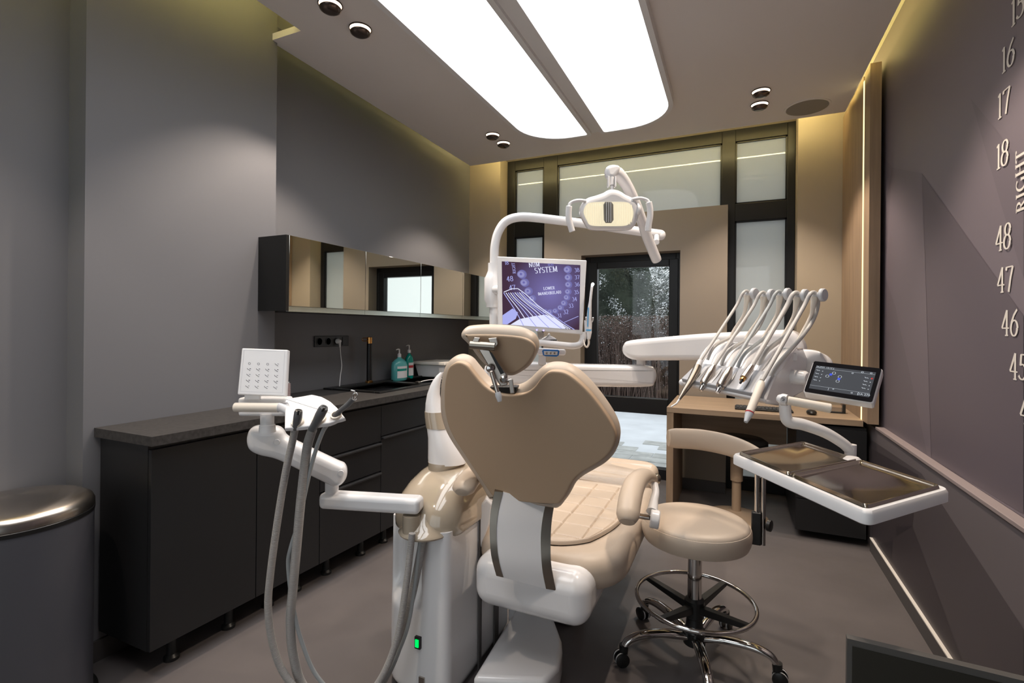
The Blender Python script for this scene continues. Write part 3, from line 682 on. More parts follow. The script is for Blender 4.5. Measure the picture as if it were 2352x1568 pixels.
pp = [V3((-2.02, 2.92, .921)), V3((-1.99, 3.0, .930)), V3((-1.94, 3.2, .925)), V3((-1.86, 3.38, .915)), V3((-1.80, 3.5, .84)), V3((-1.79, 3.6, .70))]
MB().tube(crom(pp, 8), .003, 8).obj('cord', 'whitem', uc); MB().box(-2.045, -2.015, 2.90, 2.93, .912, .926).obj('clip', 'steel', uc, bevel=.003)
# bottles
def bottle(c, r, hh, m, ml, label, lab, ex=1.0):
    b = thing('soap_bottle', label, 'bottle', c, 'disinfectant pump bottles by the sink'); x, y, z = c
    R = []
    for rr, h_ in ((.9, 0), (1, .06), (1, .66), (.9, .78), (.55, .9), (.28, .95), (.28, 1)):
        R.append([V3((x+rr*r*math.cos(a)*.75, y+rr*r*ex*math.sin(a), z+h_*hh)) for a in [2*PI*k/28 for k in range(28)]])
    MB().rings(R).obj('body', m, b)
    zt = z+hh
    MB().lathe((x, y, zt), [(.014, 0), (.014, .022), (.008, .026), (.005, .03), (.005, .055)], n=18).obj('pump', 'whitem', b)
    MB().tube(crom([(x, y, zt+.056), (x, y-.015, zt+.060), (x, y-.038, zt+.055)], 4), [.006, .003], 8).obj('nozzle', 'whitem', b)
    e = MB(); n = 8
    e.rings([[V3((x+(.765*r+.001)*math.cos(a), y+(r*ex*1.01+.001)*math.sin(a), z+q*hh)) for a in [-.9+1.5*k/n for k in range(n+1)]] for q in (.12, .62)], False, False, False)
    lo = e.obj('label', 'whitem', b)
    e = MB(); e.rings([[V3((x+(.765*r+.0016)*math.cos(a), y+(r*ex*1.01+.0016)*math.sin(a), z+q*hh)) for a in [-.9+1.3*k/n for k in range(n+1)]] for q in (.42, .52)], False, False, False)
    e.obj('label_stripe', ml, b)
b1 = onX(918, 861, -2.31); b2 = onX(939, 860, -2.33)
y1_ = min(b1.y, 3.9)
bottle((-2.31, onX(917, 850, -2.31).y, .905), .062, .175, 'teal', 'green', 'larger pale teal pump bottle next to the sink', None, 1.25)
bottle((-2.335, onX(939.5, 850, -2.335).y, .905), .040, .20, 'green', 'red', 'slimmer dark green pump bottle with a red-striped label', None)
# plastic box
pb = thing('plastic_box', 'white lidded plastic box at the far end of the worktop', 'box', (-2.2, 3.95, .905))
def taper(x0, x1, y0, y1, z0, z1, e): return MB().hexa([(x0+e, y0+e, z0), (x1-e, y0+e, z0), (x1-e, y1-e, z0), (x0+e, y1-e, z0)], [(x0, y0, z1), (x1, y0, z1), (x1, y1, z1), (x0, y1, z1)])
yb0 = onX(962, 840, -2.33).y
taper(-2.37, -2.09, yb0, yb0+.32, .906, 1.005, .02).obj('body', 'whitem', pb, bevel=.008)
taper(-2.38, -2.08, yb0-.01, yb0+.33, 1.006, 1.03, -.006).obj('lid', mat('ivory_lid', (.62, .58, .52), .5), pb, bevel=.006)
# paper stack behind the key panel
q = onZ(662, 915, .906)
pt = thing('paper_towels', 'pink-grey folded paper towels standing on the worktop behind the key panel', 'paper towels', (q.x-.05, q.y, .906))
mb = MB()
for k in range(16): mb.box(q.x-.10, q.x+.005+.0015*(k % 2), q.y-.10, q.y+.01, .907+k*.0052, .907+k*.0052+.0042)
mb.obj('stack', 'paper', pt); MB().box(q.x-.095, q.x+.001, q.y-.095, q.y+.005, .991, .998).obj('top_sheet', 'whitem', pt)

# mirrored wall cabinets
xm_, ys_, mz0, mz1 = -2.05, [1.80, 2.385, 2.965, 3.565, 4.295], 1.378, 1.762
mlab = ['mirror-fronted wall cabinet nearest the camera with black side panel', 'second mirrored wall cabinet from the black side panel', 'third mirrored wall cabinet from the black side panel', 'last mirrored wall cabinet, partly behind the monitor pole']
for k in range(4):
    a, b = ys_[k], ys_[k+1]
    u = thing('mirror_cabinet', mlab[k], 'wall cabinet', ((XR+xm_)/2, (a+b)/2, mz0), 'mirrored wall cabinets above the worktop')
    if k == 0:
        MB().box(XR+.002, xm_-.021, YP1+.002, b-.001, mz0+.004, mz1).obj('carcass', 'black', u)
        MB().box(XL+.001, xm_-.001, a, a+.018, mz0+.003, mz1).obj('side_panel', 'blackp', u)
        MB().box(XL+.001, xm_-.021, a+.019, YP1+.001, mz0+.006, mz1-.002).obj('filler', 'black', u)
        a2 = a+.019
    else:
        MB().box(XR+.002, xm_-.021, a+.001, b-.001, mz0+.004, mz1).obj('carcass', 'black', u); a2 = a+.0015
    d = MB().box(xm_-.020, xm_, a2, b-.0015, mz0+.028, mz1).obj('mirror_door', 'mirror', u, bevel=.0008, seg=1)
    MB().box(xm_-.020, xm_-.004, a2, b-.0015, mz0, mz0+.027).obj('lower_strip', 'mirb', d)  # duller strip along the bottom edge of the mirror door

# ------------------------------------------------------------------ pedal bin
bc = V3((-2.165, .83, 0))
bn = thing('pedal_bin', 'graphite pedal bin with a domed brushed steel lid at the left edge', 'bin', bc)
MB().lathe(bc, [(.212, 0), (.212, .018), (.204, .028), (.198, .03)], n=64).obj('base_ring', 'blackp', bn)
MB().lathe(bc, [(.197, .03), (.197, .655)], n=64).obj('body', 'bin', bn)
MB().lathe(bc, [(.199, .655), (.200, .668), (.198, .670)], n=64).obj('seal', 'blackp', bn)
MB().lathe(bc, [(.199, .671), (.199, .688), (.192, .703), (.175, .714), (.14, .725), (.09, .733), (.04, .737), (.001, .738)], n=72).obj('lid', 'steel', bn)
d_ = V3((.55, -.83, 0)).normalized()
MB().obox(bc+d_*.225+UP*.02, d_*.02, V3((-d_.y, d_.x, 0))*.035, UP*.006).obj('pedal', 'steel', bn, bevel=.003)

# ------------------------------------------------------------------ dark furniture corner bottom right
a0 = at(1943, 1455, .95); zt = a0.z
b0 = onZ(2352, 1552, zt)
dv = (b0-a0).normalized(); L_ = (b0-a0).length+.5; nn = V3((-dv.y, dv.x, 0))
mb = MB(); th = .016
mb.prism([a0-nn*th, a0, a0+dv*L_, a0+dv*L_-nn*th], (0, 0, -(zt-.005)))
fs = thing('dark_partition', 'dark grey upright board cut off by the bottom right corner', 'partition', (a0.x, a0.y, 0))
mb.obj('board', mat('grey_edge_board', (.085, .080, .074), .5), fs)
MB().prism([a0-nn*(th+.002)+dv*.008, a0-nn*th+dv*.008, a0-nn*th+dv*L_, a0-nn*(th+.002)+dv*L_], (0, 0, -(zt-.02))).obj('face_panel', mat('olive_black_panel', (.022, .020, .014), .45), fs).location = (0, 0, -.012)

# ================================================================== PATIENT CHAIR
ch = thing('dental_chair', 'beige padded dental chair seen from behind, in the middle of the room', 'dental chair', (-.66, 1.85, 0))
# backrest
BP, BN = at(1205, 1150, 1.66), V3((-.02, -.955, -.29)).normalized()
bo = [(1128.6, 1131), (1097, 1084), (1066, 1039), (1035, 990), (1021, 950), (1018, 914), (1020.5, 870), (1028, 838), (1041.5, 820.5), (1059, 815), (1079.5, 823), (1097, 843), (1117, 867), (1135, 882), (1160, 889), (1187, 886), (1213, 873), (1236, 851), (1254, 837), (1276, 833), (1303, 837), (1329, 852), (1361, 883), (1392, 923), (1414, 959), (1423, 986), (1423, 1010), (1414, 1035), (1396, 1055), (1370, 1071), (1343, 1087), (1325, 1104), (1312, 1128), (1300, 1145), (1290, 1156), (1276, 1157), (1218, 1151), (1173, 1145), (1140, 1138)]
off = BN*-.045
outer = crom([onP(u, v, BP+off, BN) for u, v in bo], 5, True)
MB().pad(outer, BN, .085, .036).obj('backrest', 'beige', ch)
sh = [(1131, 1132), (1099, 1085), (1069, 1040), (1039, 991), (1026, 950), (1023, 914), (1025, 874), (1032, 845), (1043, 834), (1058, 830), (1075, 837), (1090, 855), (1108, 877), (1128, 893), (1150, 902), (1180, 905), (1210, 900), (1230, 886), (1245, 866), (1262, 852), (1280, 850), (1300, 854), (1322, 868), (1352, 896), (1383, 935), (1403, 966), (1414, 990), (1415, 1009), (1406, 1031), (1390, 1049), (1365, 1066), (1338, 1082), (1319, 1100), (1305, 1125), (1290, 1149), (1276, 1154), (1218, 1151), (1173, 1145), (1142, 1137)]
shell_ = crom([onP(u, v, BP, BN) for u, v in sh], 5, True)
MB().pad(shell_, BN, .02, .006, back_er=.001).obj('backrest_shell', 'beiged', ch)
MB().pad([onP(u, v, BP+BN*-.012, BN) for u, v in ((1128, 886), (1190, 886), (1186, 903), (1136, 899))], BN, .018, .003).obj('slot', 'blackp', ch)
# carrier strip with steel edges
def strap(L, R_, dep, name, m, th=.012):
    A = crom([at(u, v, d) for (u, v), d in zip(L, dep)], 5); B = crom([at(u, v, d) for (u, v), d in zip(R_, dep)], 5)
    mb = MB(); R = []
    for a, b in zip(A, B): R.append([a, b, b+FW*th, a+FW*th])
    mb.rings(R); return mb.obj(name, m, ch)
dep = [1.665, 1.64, 1.625, 1.61, 1.615]
o1 = [(1136, 1128), (1126, 1182), (1125, 1236), (1129, 1280), (1140, 1322)]; i1 = [(1155, 1130), (1143, 1182), (1140, 1236), (1146, 1289), (1156, 1326)]
i2 = [(1256, 1148), (1247, 1187), (1242, 1236), (1245, 1303), (1254, 1352)]; o2 = [(1275, 1150), (1268, 1191), (1265, 1236), (1266, 1294), (1277, 1356)]
strap(i1, i2, dep, 'carrier_strip', 'whitem'); strap(o1, i1, [d-.003 for d in dep], 'edge_trim', 'dsteel', .03); strap(i2, o2, [d-.003 for d in dep], 'edge_trim', 'dsteel', .03)
# headrest
HP, HN = at(1150, 800, 1.44), V3((.10, -.93, -.35)).normalized()
hp = [(1064, 764), (1068, 754), (1082, 749), (1116, 746.5), (1155, 748), (1193, 752), (1218, 762), (1232, 774), (1238, 794), (1233, 813), (1219, 836), (1199, 851), (1180, 859), (1160, 856), (1130, 843), (1106, 822), (1086, 795), (1070, 775)]
MB().pad(crom([onP(u, v, HP-HN*.03, HN) for u, v in hp], 5, True), HN, .065, .030).obj('headrest', 'beige', ch)
hs = [(1069, 768), (1078, 768), (1116, 767.5), (1160, 769), (1195, 773), (1215, 780), (1227, 790), (1230, 800), (1226, 814), (1212, 834), (1195, 848), (1178, 856), (1160, 853), (1132, 840), (1108, 819), (1089, 795)]
MB().pad(crom([onP(u, v, HP, HN) for u, v in hs], 5, True), HN, .012, .005, back_er=.001).obj('headrest_shell', 'beiged', ch)
hb = MB(); f0 = 1.405
hb.cyl(at(1080, 792, f0), at(1137, 796, f0-.01), .0115)
hb.obj('hinge_bar', 'dsteel', ch)
for (a, b, c, d) in (((1089, 774), (1103, 776), (1096, 792), (1082, 790)), ((1121, 777), (1141, 775), (1144, 790), (1132, 806))):
    MB().prism([at(u, v, 1.40) for u, v in (a, b, c, d)], FW*.03).obj('hinge_block', 'steel', ch, bevel=.002)
MB().prism([at(u, v, 1.408) for u, v in ((1098, 800), (1124, 803), (1166, 862), (1166, 884), (1150, 888), (1140, 872))], FW*.014).obj('support_arm', 'steel', ch, bevel=.003)
MB().prism([at(u, v, 1.4065) for u, v in ((1124, 808), (1130, 810), (1158, 856), (1150, 860))], FW*.003).obj('arm_slot', 'blackp', ch)
k = MB(); k.lathe(at(1126, 846, 1.385), [(.001, -.004), (.010, 0), (.0125, .006), (.0125, .018), (.010, .022)], ax=FW, n=24); kn = k.obj('clamp_knob', 'chrome', ch)
l = MB(); l.tube([at(1129, 855, 1.385), at(1143, 902, 1.375)], [.006, .0065], 14); lv = l.obj('release_lever', 'steel', ch)
MB().tube([at(1143, 900, 1.375), at(1145, 908, 1.374), at(1148, 922, 1.373)], [.0075, .0095, .006], 14).obj('lever_tip', 'greyp', lv)
MB().lathe(at(1157, 871, 1.40), [(.008, 0), (.011, .004), (.011, .012), (.006, .016)], ax=-FW, n=20).obj('joint_screw', 'chrome', ch)
MB().cyl(at(1160, 876, 1.395), at(1175, 872, 1.395), .005).obj('hinge_pin', 'steel', ch)
MB().prism([at(u, v, 1.39) for u, v in ((1168, 871), (1178, 871), (1182, 903), (1172, 904))], FW*.012).obj('bracket', 'steel', ch, bevel=.002)

# seat, pads, legrest
def outl(x0, x1, y0, y1, rs, z): return [V3((x, y, z)) for x, y in rrect(x0, x1, y0, y1, rs, 12)]
MB().pad(outl(-.905, -.335, 1.605, 2.55, (.08, .08, .17, .19), .468), UP, .125, .052, 7).obj('seat', 'beige', ch)
MB().pad(outl(-.87, -.37, 2.47, 2.86, (.1, .1, .05, .05), .52), UP, .10, .04, 6).obj('leg_rest', 'beige', ch)
# quilted seat pad as a height field squeezed into a rounded outline
N = 180; X0, X1, Yq0, Yq1 = -.845, -.405, 1.665, 2.42
mb = MB(); R = []
for j in range(N+1):
    row = []
    for i in range(N+1):
        a, b = -1+2*i/N, -1+2*j/N
        e = .40 if b < 0 else .15
        sx = a*math.sqrt(max(1-e*b*b, 0)); sy = b*math.sqrt(max(1-e*a*a, 0))
        x = (X0+X1)/2+sx*(X1-X0)/2; y = (Yq0+Yq1)/2+sy*(Yq1-Yq0)/2
        if b < 0: x = (X0+X1)/2+sx*(X1-X0)/2*(1-.10*b*b)
        g = 0
        for c, sp in ((x, .110), (y, .112)):
            t = ((c+1.5*sp/3) % sp)/sp; dd = min(t, 1-t)*sp; g = max(g, math.exp(-(dd/.0032)**2))
        ed = 1-max(abs(a), abs(b)); rim = math.exp(-(abs(ed-.07)/.016)**2)*.8 if ed < .3 else 0
        if ed < .07: g = 0
        z = .549-.008*max(g, rim)-(.014*(1-ed/.03)**2 if ed < .03 else 0)
        row.append(V3((x, y, z)))
    R.append(row)
mb.rings(R, False, False, closed=False)
mb.rings([[V3((p.x, p.y, .529)) for p in r] for r in (R[0], R[-1])], False, False, closed=False)
mb.obj('quilted_pad', 'beige', ch, ang=80)
mb = MB(); R = []
for j in range(15):
    t = j/14; y = 2.40+.34*t
    R.append([V3((x, y, .5515+.022*min(1, max(0, (y-2.44)/.08))+.004*math.sin(9*x+22*y)+.003*math.sin(30*y))) for x in [-.80+.40*k/16 for k in range(17)]])
mb.rings(R, False, False, closed=False); mb.obj('clear_film', 'trans', ch)
# armrests
def armrest(P, r, asp=.8): return MB().tube(crom(P, 6), r, 20, asp=asp).obj('armrest', 'beige', ch, sub=1)
P = [at(1440, 1199, 1.69), at(1442, 1182, 1.71), at(1447, 1148, 1.76), at(1457, 1113, 1.84), at(1474, 1094, 1.92), at(1490, 1094, 1.97), at(1500, 1106, 2.0)]
mb = MB(); mb.tube(crom(P, 6), [.026, .040, .041, .040, .036, .03, .02], 22, asp=.85, side=(1, 0, 0)); ar = mb.obj('armrest', 'beige', ch)
P = [at(1060, 1131, 1.70), at(1065, 1121, 1.72), at(1076, 1103, 1.78), at(1094, 1084, 1.88), at(1120, 1074, 1.98)]
mb = MB(); mb.tube(crom(P, 6), [.024, .042, .044, .040, .034], 22, asp=.66, side=(1, 0, 0)); mb.obj('armrest', 'beige', ch)
MB().tube(crom([at(1503, 1112, 1.96), at(1506, 1130, 1.93), at(1502, 1150, 1.90), at(1498, 1175, 1.86)], 5), [.015, .014, .016, .022], 16, asp=1.0).obj('armrest_bracket', 'white', ar)
MB().cyl(at(1493, 1189, 1.85), at(1515, 1194, 1.84), .034, n=32).obj('pivot_cover', 'white', ar, bevel=.006)
MB().cyl(at(1464, 1184, 1.88), at(1492, 1188, 1.86), .010, n=16).obj('pivot_pin', 'chrome', ar)
MB().ell(at(1508, 1100, 2.03), .018, .03, .022).obj('armrest_end', 'dsteel', ar)
# understructure
mb = MB(); mb.box(-.84, -.42, 1.53, 1.98, .325, .505); mb.obj('seat_frame_cover', 'white', ch, bevel=.062, seg=8)
MB().hexa([(-.80, 1.75, .30), (-.50, 1.75, .30), (-.50, 2.35, .30), (-.80, 2.35, .30)], [(-.82, 1.72, .41), (-.40, 1.72, .41), (-.38, 2.45, .41), (-.84, 2.45, .41)]).obj('lower_cover', 'white', ch, bevel=.03, seg=5)
MB().prism([at(u, v, 1.88) for u, v in ((1099, 1178), (1103, 1160), (1117, 1144), (1132, 1158), (1126, 1200), (1104, 1262), (1099, 1240))], FW*.05).obj('side_cover', 'white', ch, bevel=.008)
bt = [onZ(u, v, .10) for u, v in ((1085, 1555), (1180, 1568), (1252, 1562), (1284, 1530), (1292, 1490), (1291, 1468), (1240, 1436), (1176, 1408), (1215, 1345), (1262, 1390))]
g = bt[2]-bt[0]
base = MB(); pts = [bt[0], bt[0]+(bt[2]-bt[0])*.5, bt[2], bt[3], bt[4], bt[5], bt[9], bt[8], bt[7]]
base.prism([V3((p.x, p.y, .0)) for p in pts], (0, 0, .10)); base.obj('floor_plate', 'white', ch, bevel=.018, seg=5)
MB().hexa([(-.86, 2.08, .0), (-.64, 2.08, .0), (-.64, 2.34, .0), (-.86, 2.34, .0)], [(-.80, 2.06, .33), (-.56, 2.06, .33), (-.56, 2.34, .33), (-.80, 2.34, .33)]).obj('lift_column', 'white', ch, bevel=.02, seg=4)

# ================================================================== WATER UNIT (left of the chair)
wu = thing('dental_water_unit', 'white dental water unit with a glossy beige top, left of the patient chair', 'dental unit', (-1.03, 1.7, 0))
ux0, ux1, uy0, uy1 = -1.175, -.885, 1.45, 1.98
def plan(e, n=12): return rrect(ux0+e, ux1-e, uy0+e, uy1-e, (.05, .05, .12, .045), n)
mb = MB(); R = []
zs = [0, .02, .06, .14, .3, .45, .60]
nz = 60
def rr(x0, x1, y0, y1, rs, n): return rrect(x0, x1, y0, y1, rs, n)
pl_ = rrect(ux0, ux1, uy0, uy1, (.05, .05, .12, .03), 10)
# denser front edge for the hose niche
def dens(P, m=.008):
    out = []
    for i in range(len(P)):
        a, b = V3((*P[i], 0)), V3((*P[(i+1) % len(P)], 0)); k = max(1, int((b-a).length/m))
        for q in range(k): out.append(a+(b-a)*q/k)
    return out
pd = dens(pl_)
for k in range(nz+1):
    z = .60*k/nz; ring = []
    taper_ = .018*(1-min(z/.6, 1))
    for p in pd:
        x, y = p.x, p.y
        if z < .035: e = .02*(1-z/.035)
        else: e = 0
        cxm, cym = (ux0+ux1)/2, (uy0+uy1)/2
        x = cxm+(x-cxm)*(1+taper_/.15*.2-e/.15); y = cym+(y-cym)*(1-e/.25)
        # niche
        if y < uy0+.09:
            u_ = (x-(-1.075))/.072; zz = 1.0
            top = .30
            w_ = abs(u_)
            if z > .30 and w_ < 1.25:
                ff = 1 if w_ < .8 else max(0, 1-(w_-.8)/.45)
                lo = min(1, (z-.30)/.09)
                rnd = max(0, 1-((1-lo)**2+ (w_*0.9)**2*(1-lo)))
                y += .055*(ff*ff*(3-2*ff))*(lo*lo*(3-2*lo))
        ring.append(V3((x, y, z)))
    R.append(ring)
mb.rings(R); mb.obj('body', 'white', wu, ang=60)
for (ya, yb) in ((1.665, 1.685), (1.80, 1.835)):
    MB().box(ux1+.006, ux1+.012, ya, yb, .0, .60).obj('side_seam', 'skirt', wu)
# beige dome
mb = MB(); R = []
for z, sc, dy in ((.575, 1.0, 0), (.583, 1.03, 0), (.60, 1.035, 0), (.64, 1.02, .0), (.68, .95, .015), (.715, .84, .035), (.745, .69, .06), (.765, .52, .085), (.775, .3, .10), (.778, .05, .11)):
    cxm, cym = (ux0+ux1)/2+.01, (uy0+uy1)/2+dy*.6
    R.append([V3((cxm+(x-(ux0+ux1)/2)*sc, cym+(y-(uy0+uy1)/2)*sc, z)) for x, y in rrect(ux0, ux1, uy0, uy1, (.10, .10, .14, .09), 14)])
mb.rings(R); cap = mb.obj('glossy_top', 'shell', wu, ang=70)
jb = at(945, 1195, 1.715)
mb = MB(); c0 = V3((jb.x+.022, jb.y+.055, .578))
prof = [(.001, 0), (.078, .0), (.092, .004), (.095, .010), (.090, .018), (.070, .030), (.052, .046), (.040, .064), (.030, .075), (.001, .078)]
mb.lathe(c0, prof, n=48); mb.obj('hose_cowl', 'shell', wu)
MB().cyl((jb.x, jb.y, .585), (jb.x, jb.y, .655), .030, n=32).obj('arm_socket', 'shell', wu)
# curved white neck
hn = [(1062, 984, 1070), (1050, 983, 1068), (1030, 983.5, 1056), (1005, 983.5, 1045), (985, 981, 1035), (965, 978, 1028), (945, 976.5, 1022.5), (925, 977.5, 1014), (905, 981, 1010.5), (885, 988, 1011), (872, 995, 1013.5), (862, 1003, 1016), (855, 1011, 1019)]
def hr(rows, d, m, name, grow=0):
    R = []
    for v, a, b in rows:
        A, B = at(a, v, d), at(b, v, d); c = (A+B)/2; r = (A-B).length/2+grow
        R.append([c+RV*r*math.cos(2*PI*k/32)-FW*min(r, .055)*math.sin(2*PI*k/32) for k in range(32)])
    return MB().rings(R).obj(name, m, wu, ang=60)
hr(hn, 1.93, 'white', 'filler_neck')
hr([(1087, 986, 1038), (1075, 985, 1042), (1062, 984.5, 1066), (1059, 984, 1066)], 1.93, 'shell', 'neck_collar', .0015)
hr([(981, 980.5, 1033.5), (970, 978.5, 1029.5), (955, 977, 1025), (944, 976.5, 1022.5)], 1.93, 'shell', 'neck_band', .0025)
sw = at(960, 1474, 1.715)
def uface(u, v): return onY(u, v, uy0)
# switch sits on the front face
p = onY(961, 1474, uy0-.002)
zsw, xsw = p.z, p.x
MB().box(xsw-.012, xsw+.012, uy0-.010, uy0+.012, zsw-.021, zsw+.021).obj('switch_frame', 'blackp', wu, bevel=.002)
MB().box(xsw-.0065, xsw+.0065, uy0-.013, uy0-.009, zsw-.013, zsw+.013).obj('power_switch', 'gled', wu)
p = onY(969, 1562, uy0-.002)
MB().box(p.x-.011, p.x+.011, uy0-.006, uy0+.014, p.z-.012, p.z+.012).obj('connector', 'steel', wu)
# link between unit and chair
MB().box(-.884, -.80, 1.95, 2.10, .0, .34).obj('link_cover', 'whitem', wu, bevel=.01)

# ------------------------------------------------------------------ assistant arm and console
aa = thing('assistant_arm', 'white two-section arm carrying the key panel and suction holders', 'equipment arm', (jb.x, jb.y, .66))
def bar(A, B, hw, hh, ea, eb, up=UP):
    d = (B-A).normalized(); s = d.cross(up).normalized(); u_ = s.cross(d)
    A = A-d*ea; B = B+d*eb; c = (A+B)/2; return MB().obox(c, (B-A)/2, s*hw, u_*hh)
A1, B1 = at(762, 1137, 1.766), at(945, 1149, 1.725)
A1.z = B1.z = .688
bar(A1, B1, .034, .0275, .035, .037).obj('lower_arm', 'white', aa, bevel=.017, seg=6)
MB().cyl(V3((A1.x, A1.y, .71)), V3((A1.x, A1.y, .765)), .023, n=32).obj('pivot', 'whitem', aa)
MP = at(700, 1050, 1.72); MN = -FW
a2 = [(571, 1022), (569, 1003), (576, 984), (592, 977), (618, 977), (640, 979), (652, 988), (664, 1003), (720, 1031), (775, 1057), (792, 1065), (798, 1080), (795, 1097), (784, 1110), (770, 1114), (757, 1110), (700, 1082), (640, 1053), (600, 1043), (580, 1034)]
PN = (V3((.35, 0, 0))-FW).normalized()
MB().pad(crom([onP(u, v, MP, PN) for u, v in a2], 4, True), PN, .075, .028).obj('upper_arm', 'white', aa)
for u, v in ((636, 1015), (783, 1086)):
    MB().lathe(onP(u, v, MP+PN*.0365, PN), [(.001, .0025), (.009, .0025), (.010, 0)], ax=PN, n=24).obj('screw_cap', 'whitem', aa)
CD = 1.62
MB().tube([at(614, 992, CD), at(614, 975, CD), at(614, 974, CD), at(614, 950, CD)], [.026, .024, .021, .021], 28).obj('console_post', 'whitem', aa)
cn = MB(); cn.prism([at(u, v, CD-.01) for u, v in ((545, 914), (657, 914), (657, 956), (546, 956))], FW*.055); cs = cn.obj('console_block', 'whitem', aa, bevel=.008, seg=4)
MB().tube([at(538.5, 935, CD-.05), at(642, 936, CD-.05)], .0145, 26).obj('grip_handle', 'cream', aa, bevel=.003)
MB().tube([at(640, 936, CD-.05), at(655, 936, CD-.05), at(656, 936, CD)], .0155, 22).obj('handle_joint', 'white', aa, bevel=.003)
MB().prism([at(u, v, CD-.02) for u, v in ((561, 903), (596, 905), (596, 918), (561, 918))], FW*.012).obj('panel_hinge', 'whitem', aa, bevel=.002)
KP, KN = at(600, 860, CD-.02), (-FW+UP*.22).normalized()
kc = [onP(u, v, KP, KN) for u, v in ((555, 799), (661, 803), (655, 910), (544.5, 906))]
kp = MB(); kp.prism([p-KN*.0 for p in kc], -KN*.020); kpo = kp.obj('key_panel', 'white', aa, bevel=.004, seg=3)
def kpt(s_, t_, lift=.0008):    # s to the right, t down
    a = kc[0].lerp(kc[1], s_); b = kc[3].lerp(kc[2], s_); return a.lerp(b, t_)+KN*lift
mb = MB()
def tick(pts, wd, fn, mb, l):
    for a, b in zip(pts[:-1], pts[1:]):
        dx, dy = b[0]-a[0], b[1]-a[1]; ln = math.hypot(dx, dy) or 1; nx, ny = -dy/ln*wd, dx/ln*wd
        mb.add([fn(a[0]+nx, a[1]+ny, l), fn(b[0]+nx, b[1]+ny, l), fn(b[0]-nx, b[1]-ny, l), fn(a[0]-nx, a[1]-ny, l)], [[0, 1, 2, 3]])
for j in range(5):
    for i in range(4):
        cs_, ct = .20+i*.195, .33+j*.123
        if j == 0 and i < 3: tick([(cs_+.025*math.cos(q*.785), ct+.022*math.sin(q*.785)) for q in range(9)], .003, kpt, mb, .0009)
        else:
            tick([(cs_-.04, ct-.02), (cs_-.02, ct+.004), (cs_, ct+.006), (cs_+.015, ct+.026), (cs_+.035, ct+.028)], .0045, kpt, mb, .0009)
            tick([(cs_+.012, ct-.012), (cs_+.045, ct-.012)], .004+.002*(j % 2), kpt, mb, .0009)
mb.obj('key_symbols', 'ink', kpo, smooth=False)
mb = MB(); tick([(.06, .04), (.94, .04), (.94, .93), (.06, .93), (.06, .04)], .0022, kpt, mb, .0007); mb.obj('key_border', 'ghost', kpo, smooth=False)
HPp, HNn = at(720, 950, 1.56), (-FW*.62+UP*.78).normalized()
ho = [(656, 919), (690, 914), (718, 909), (740, 914), (760, 925), (776, 940), (794, 963), (785, 966), (776, 968), (768, 972), (757, 976), (740, 978), (722, 981), (700, 984), (678, 986), (655, 987)]
hold = MB().pad([onP(u, v, HPp, HNn) for u, v in ho], HNn, .016, .004).obj('suction_holder', 'white', aa)
for u, v, r in ((684, 969, .019), (733, 962, .021), (772, 954, .017)):
    c = onP(u, v, HPp+HNn*.010, HNn)
    MB().lathe(c, [(r*.7, -.012), (r, -.012), (r*1.04, .002), (r*.98, .006), (r*.72, .006), (r*.7, -.012)], ax=HNn, n=30).obj('holder_ring', 'cream', hold)
def ribbed(P, r, rib=.0012, pitch=.0042, n=12):
    Q = crom(P, 14); out = [Q[0]]; acc = 0
    # resample evenly
    tot = sum((Q[i+1]-Q[i]).length for i in range(len(Q)-1)); m = int(tot/(pitch/2)); res = []; i = 0; d = 0; seg = (Q[1]-Q[0]).length
    for k in range(m):
        t = k*pitch/2
        while d+seg < t and i < len(Q)-2: d += seg; i += 1; seg = (Q[i+1]-Q[i]).length
        res.append(Q[i].lerp(Q[i+1], max(0, min(1, (t-d)/seg))))
    return MB().tube(res, [r+(rib if k % 2 else 0) for k in range(len(res))], n)
def suction(head, hr_, hosepx, hd, r, m, label, rib=True, name='suction_hose'):
    t = thing(name, label, 'suction hose', at(*head[-1]))
    mb = MB(); hp_ = [at(*q) for q in head]; mb.tube(hp_, hr_, 22)
    a, b = hp_[0], hp_[1]; d = (a-b).normalized()
    hobj = mb.obj('handpiece', 'gum', t)
    if rib:
        MB().lathe(a+d*.0002, [(hr_[0]*1.0, 0), (hr_[0]*1.0, .001), (hr_[0]*.6, .0014), (hr_[0]*.55, -.001), (.001, -.002)], ax=d, n=22).obj('suction_opening', 'blackp', hobj)
        MB().obox(hp_[1]-FW*(hr_[1]+.0)+RV*.006, RV*.0035, FW*.003, (hp_[0]-hp_[1]).normalized()*.007).obj('slide_valve', 'blackp', hobj)
    P = [at(u, v, q) for (u, v), q in zip(hosepx, lerpq(hd, len(hosepx)))]
    (ribbed(P, r) if rib else MB().tube(crom(P, 8), r, 12)).obj('hose', m, t)
    return t
def lerpq(d, n): return [d[0]+(d[1]-d[0])*min(1, i/(n-1)) for i in range(n)]
suction([(686, 943, 1.495), (685.5, 946, 1.496), (684, 958, 1.50), (681, 972, 1.51), (678, 984, 1.52)], [.0105, .0122, .0128, .0110, .0098],
        [(678, 982), (672, 1012), (655, 1090), (637, 1200), (621, 1320), (616, 1400), (627, 1480), (655, 1550), (715, 1612), (790, 1625), (860, 1580), (908, 1480), (932, 1350), (947, 1222)], (1.545, 1.66), .0105, 'hose', 'thinner ribbed grey suction hose, leftmost at the holder')
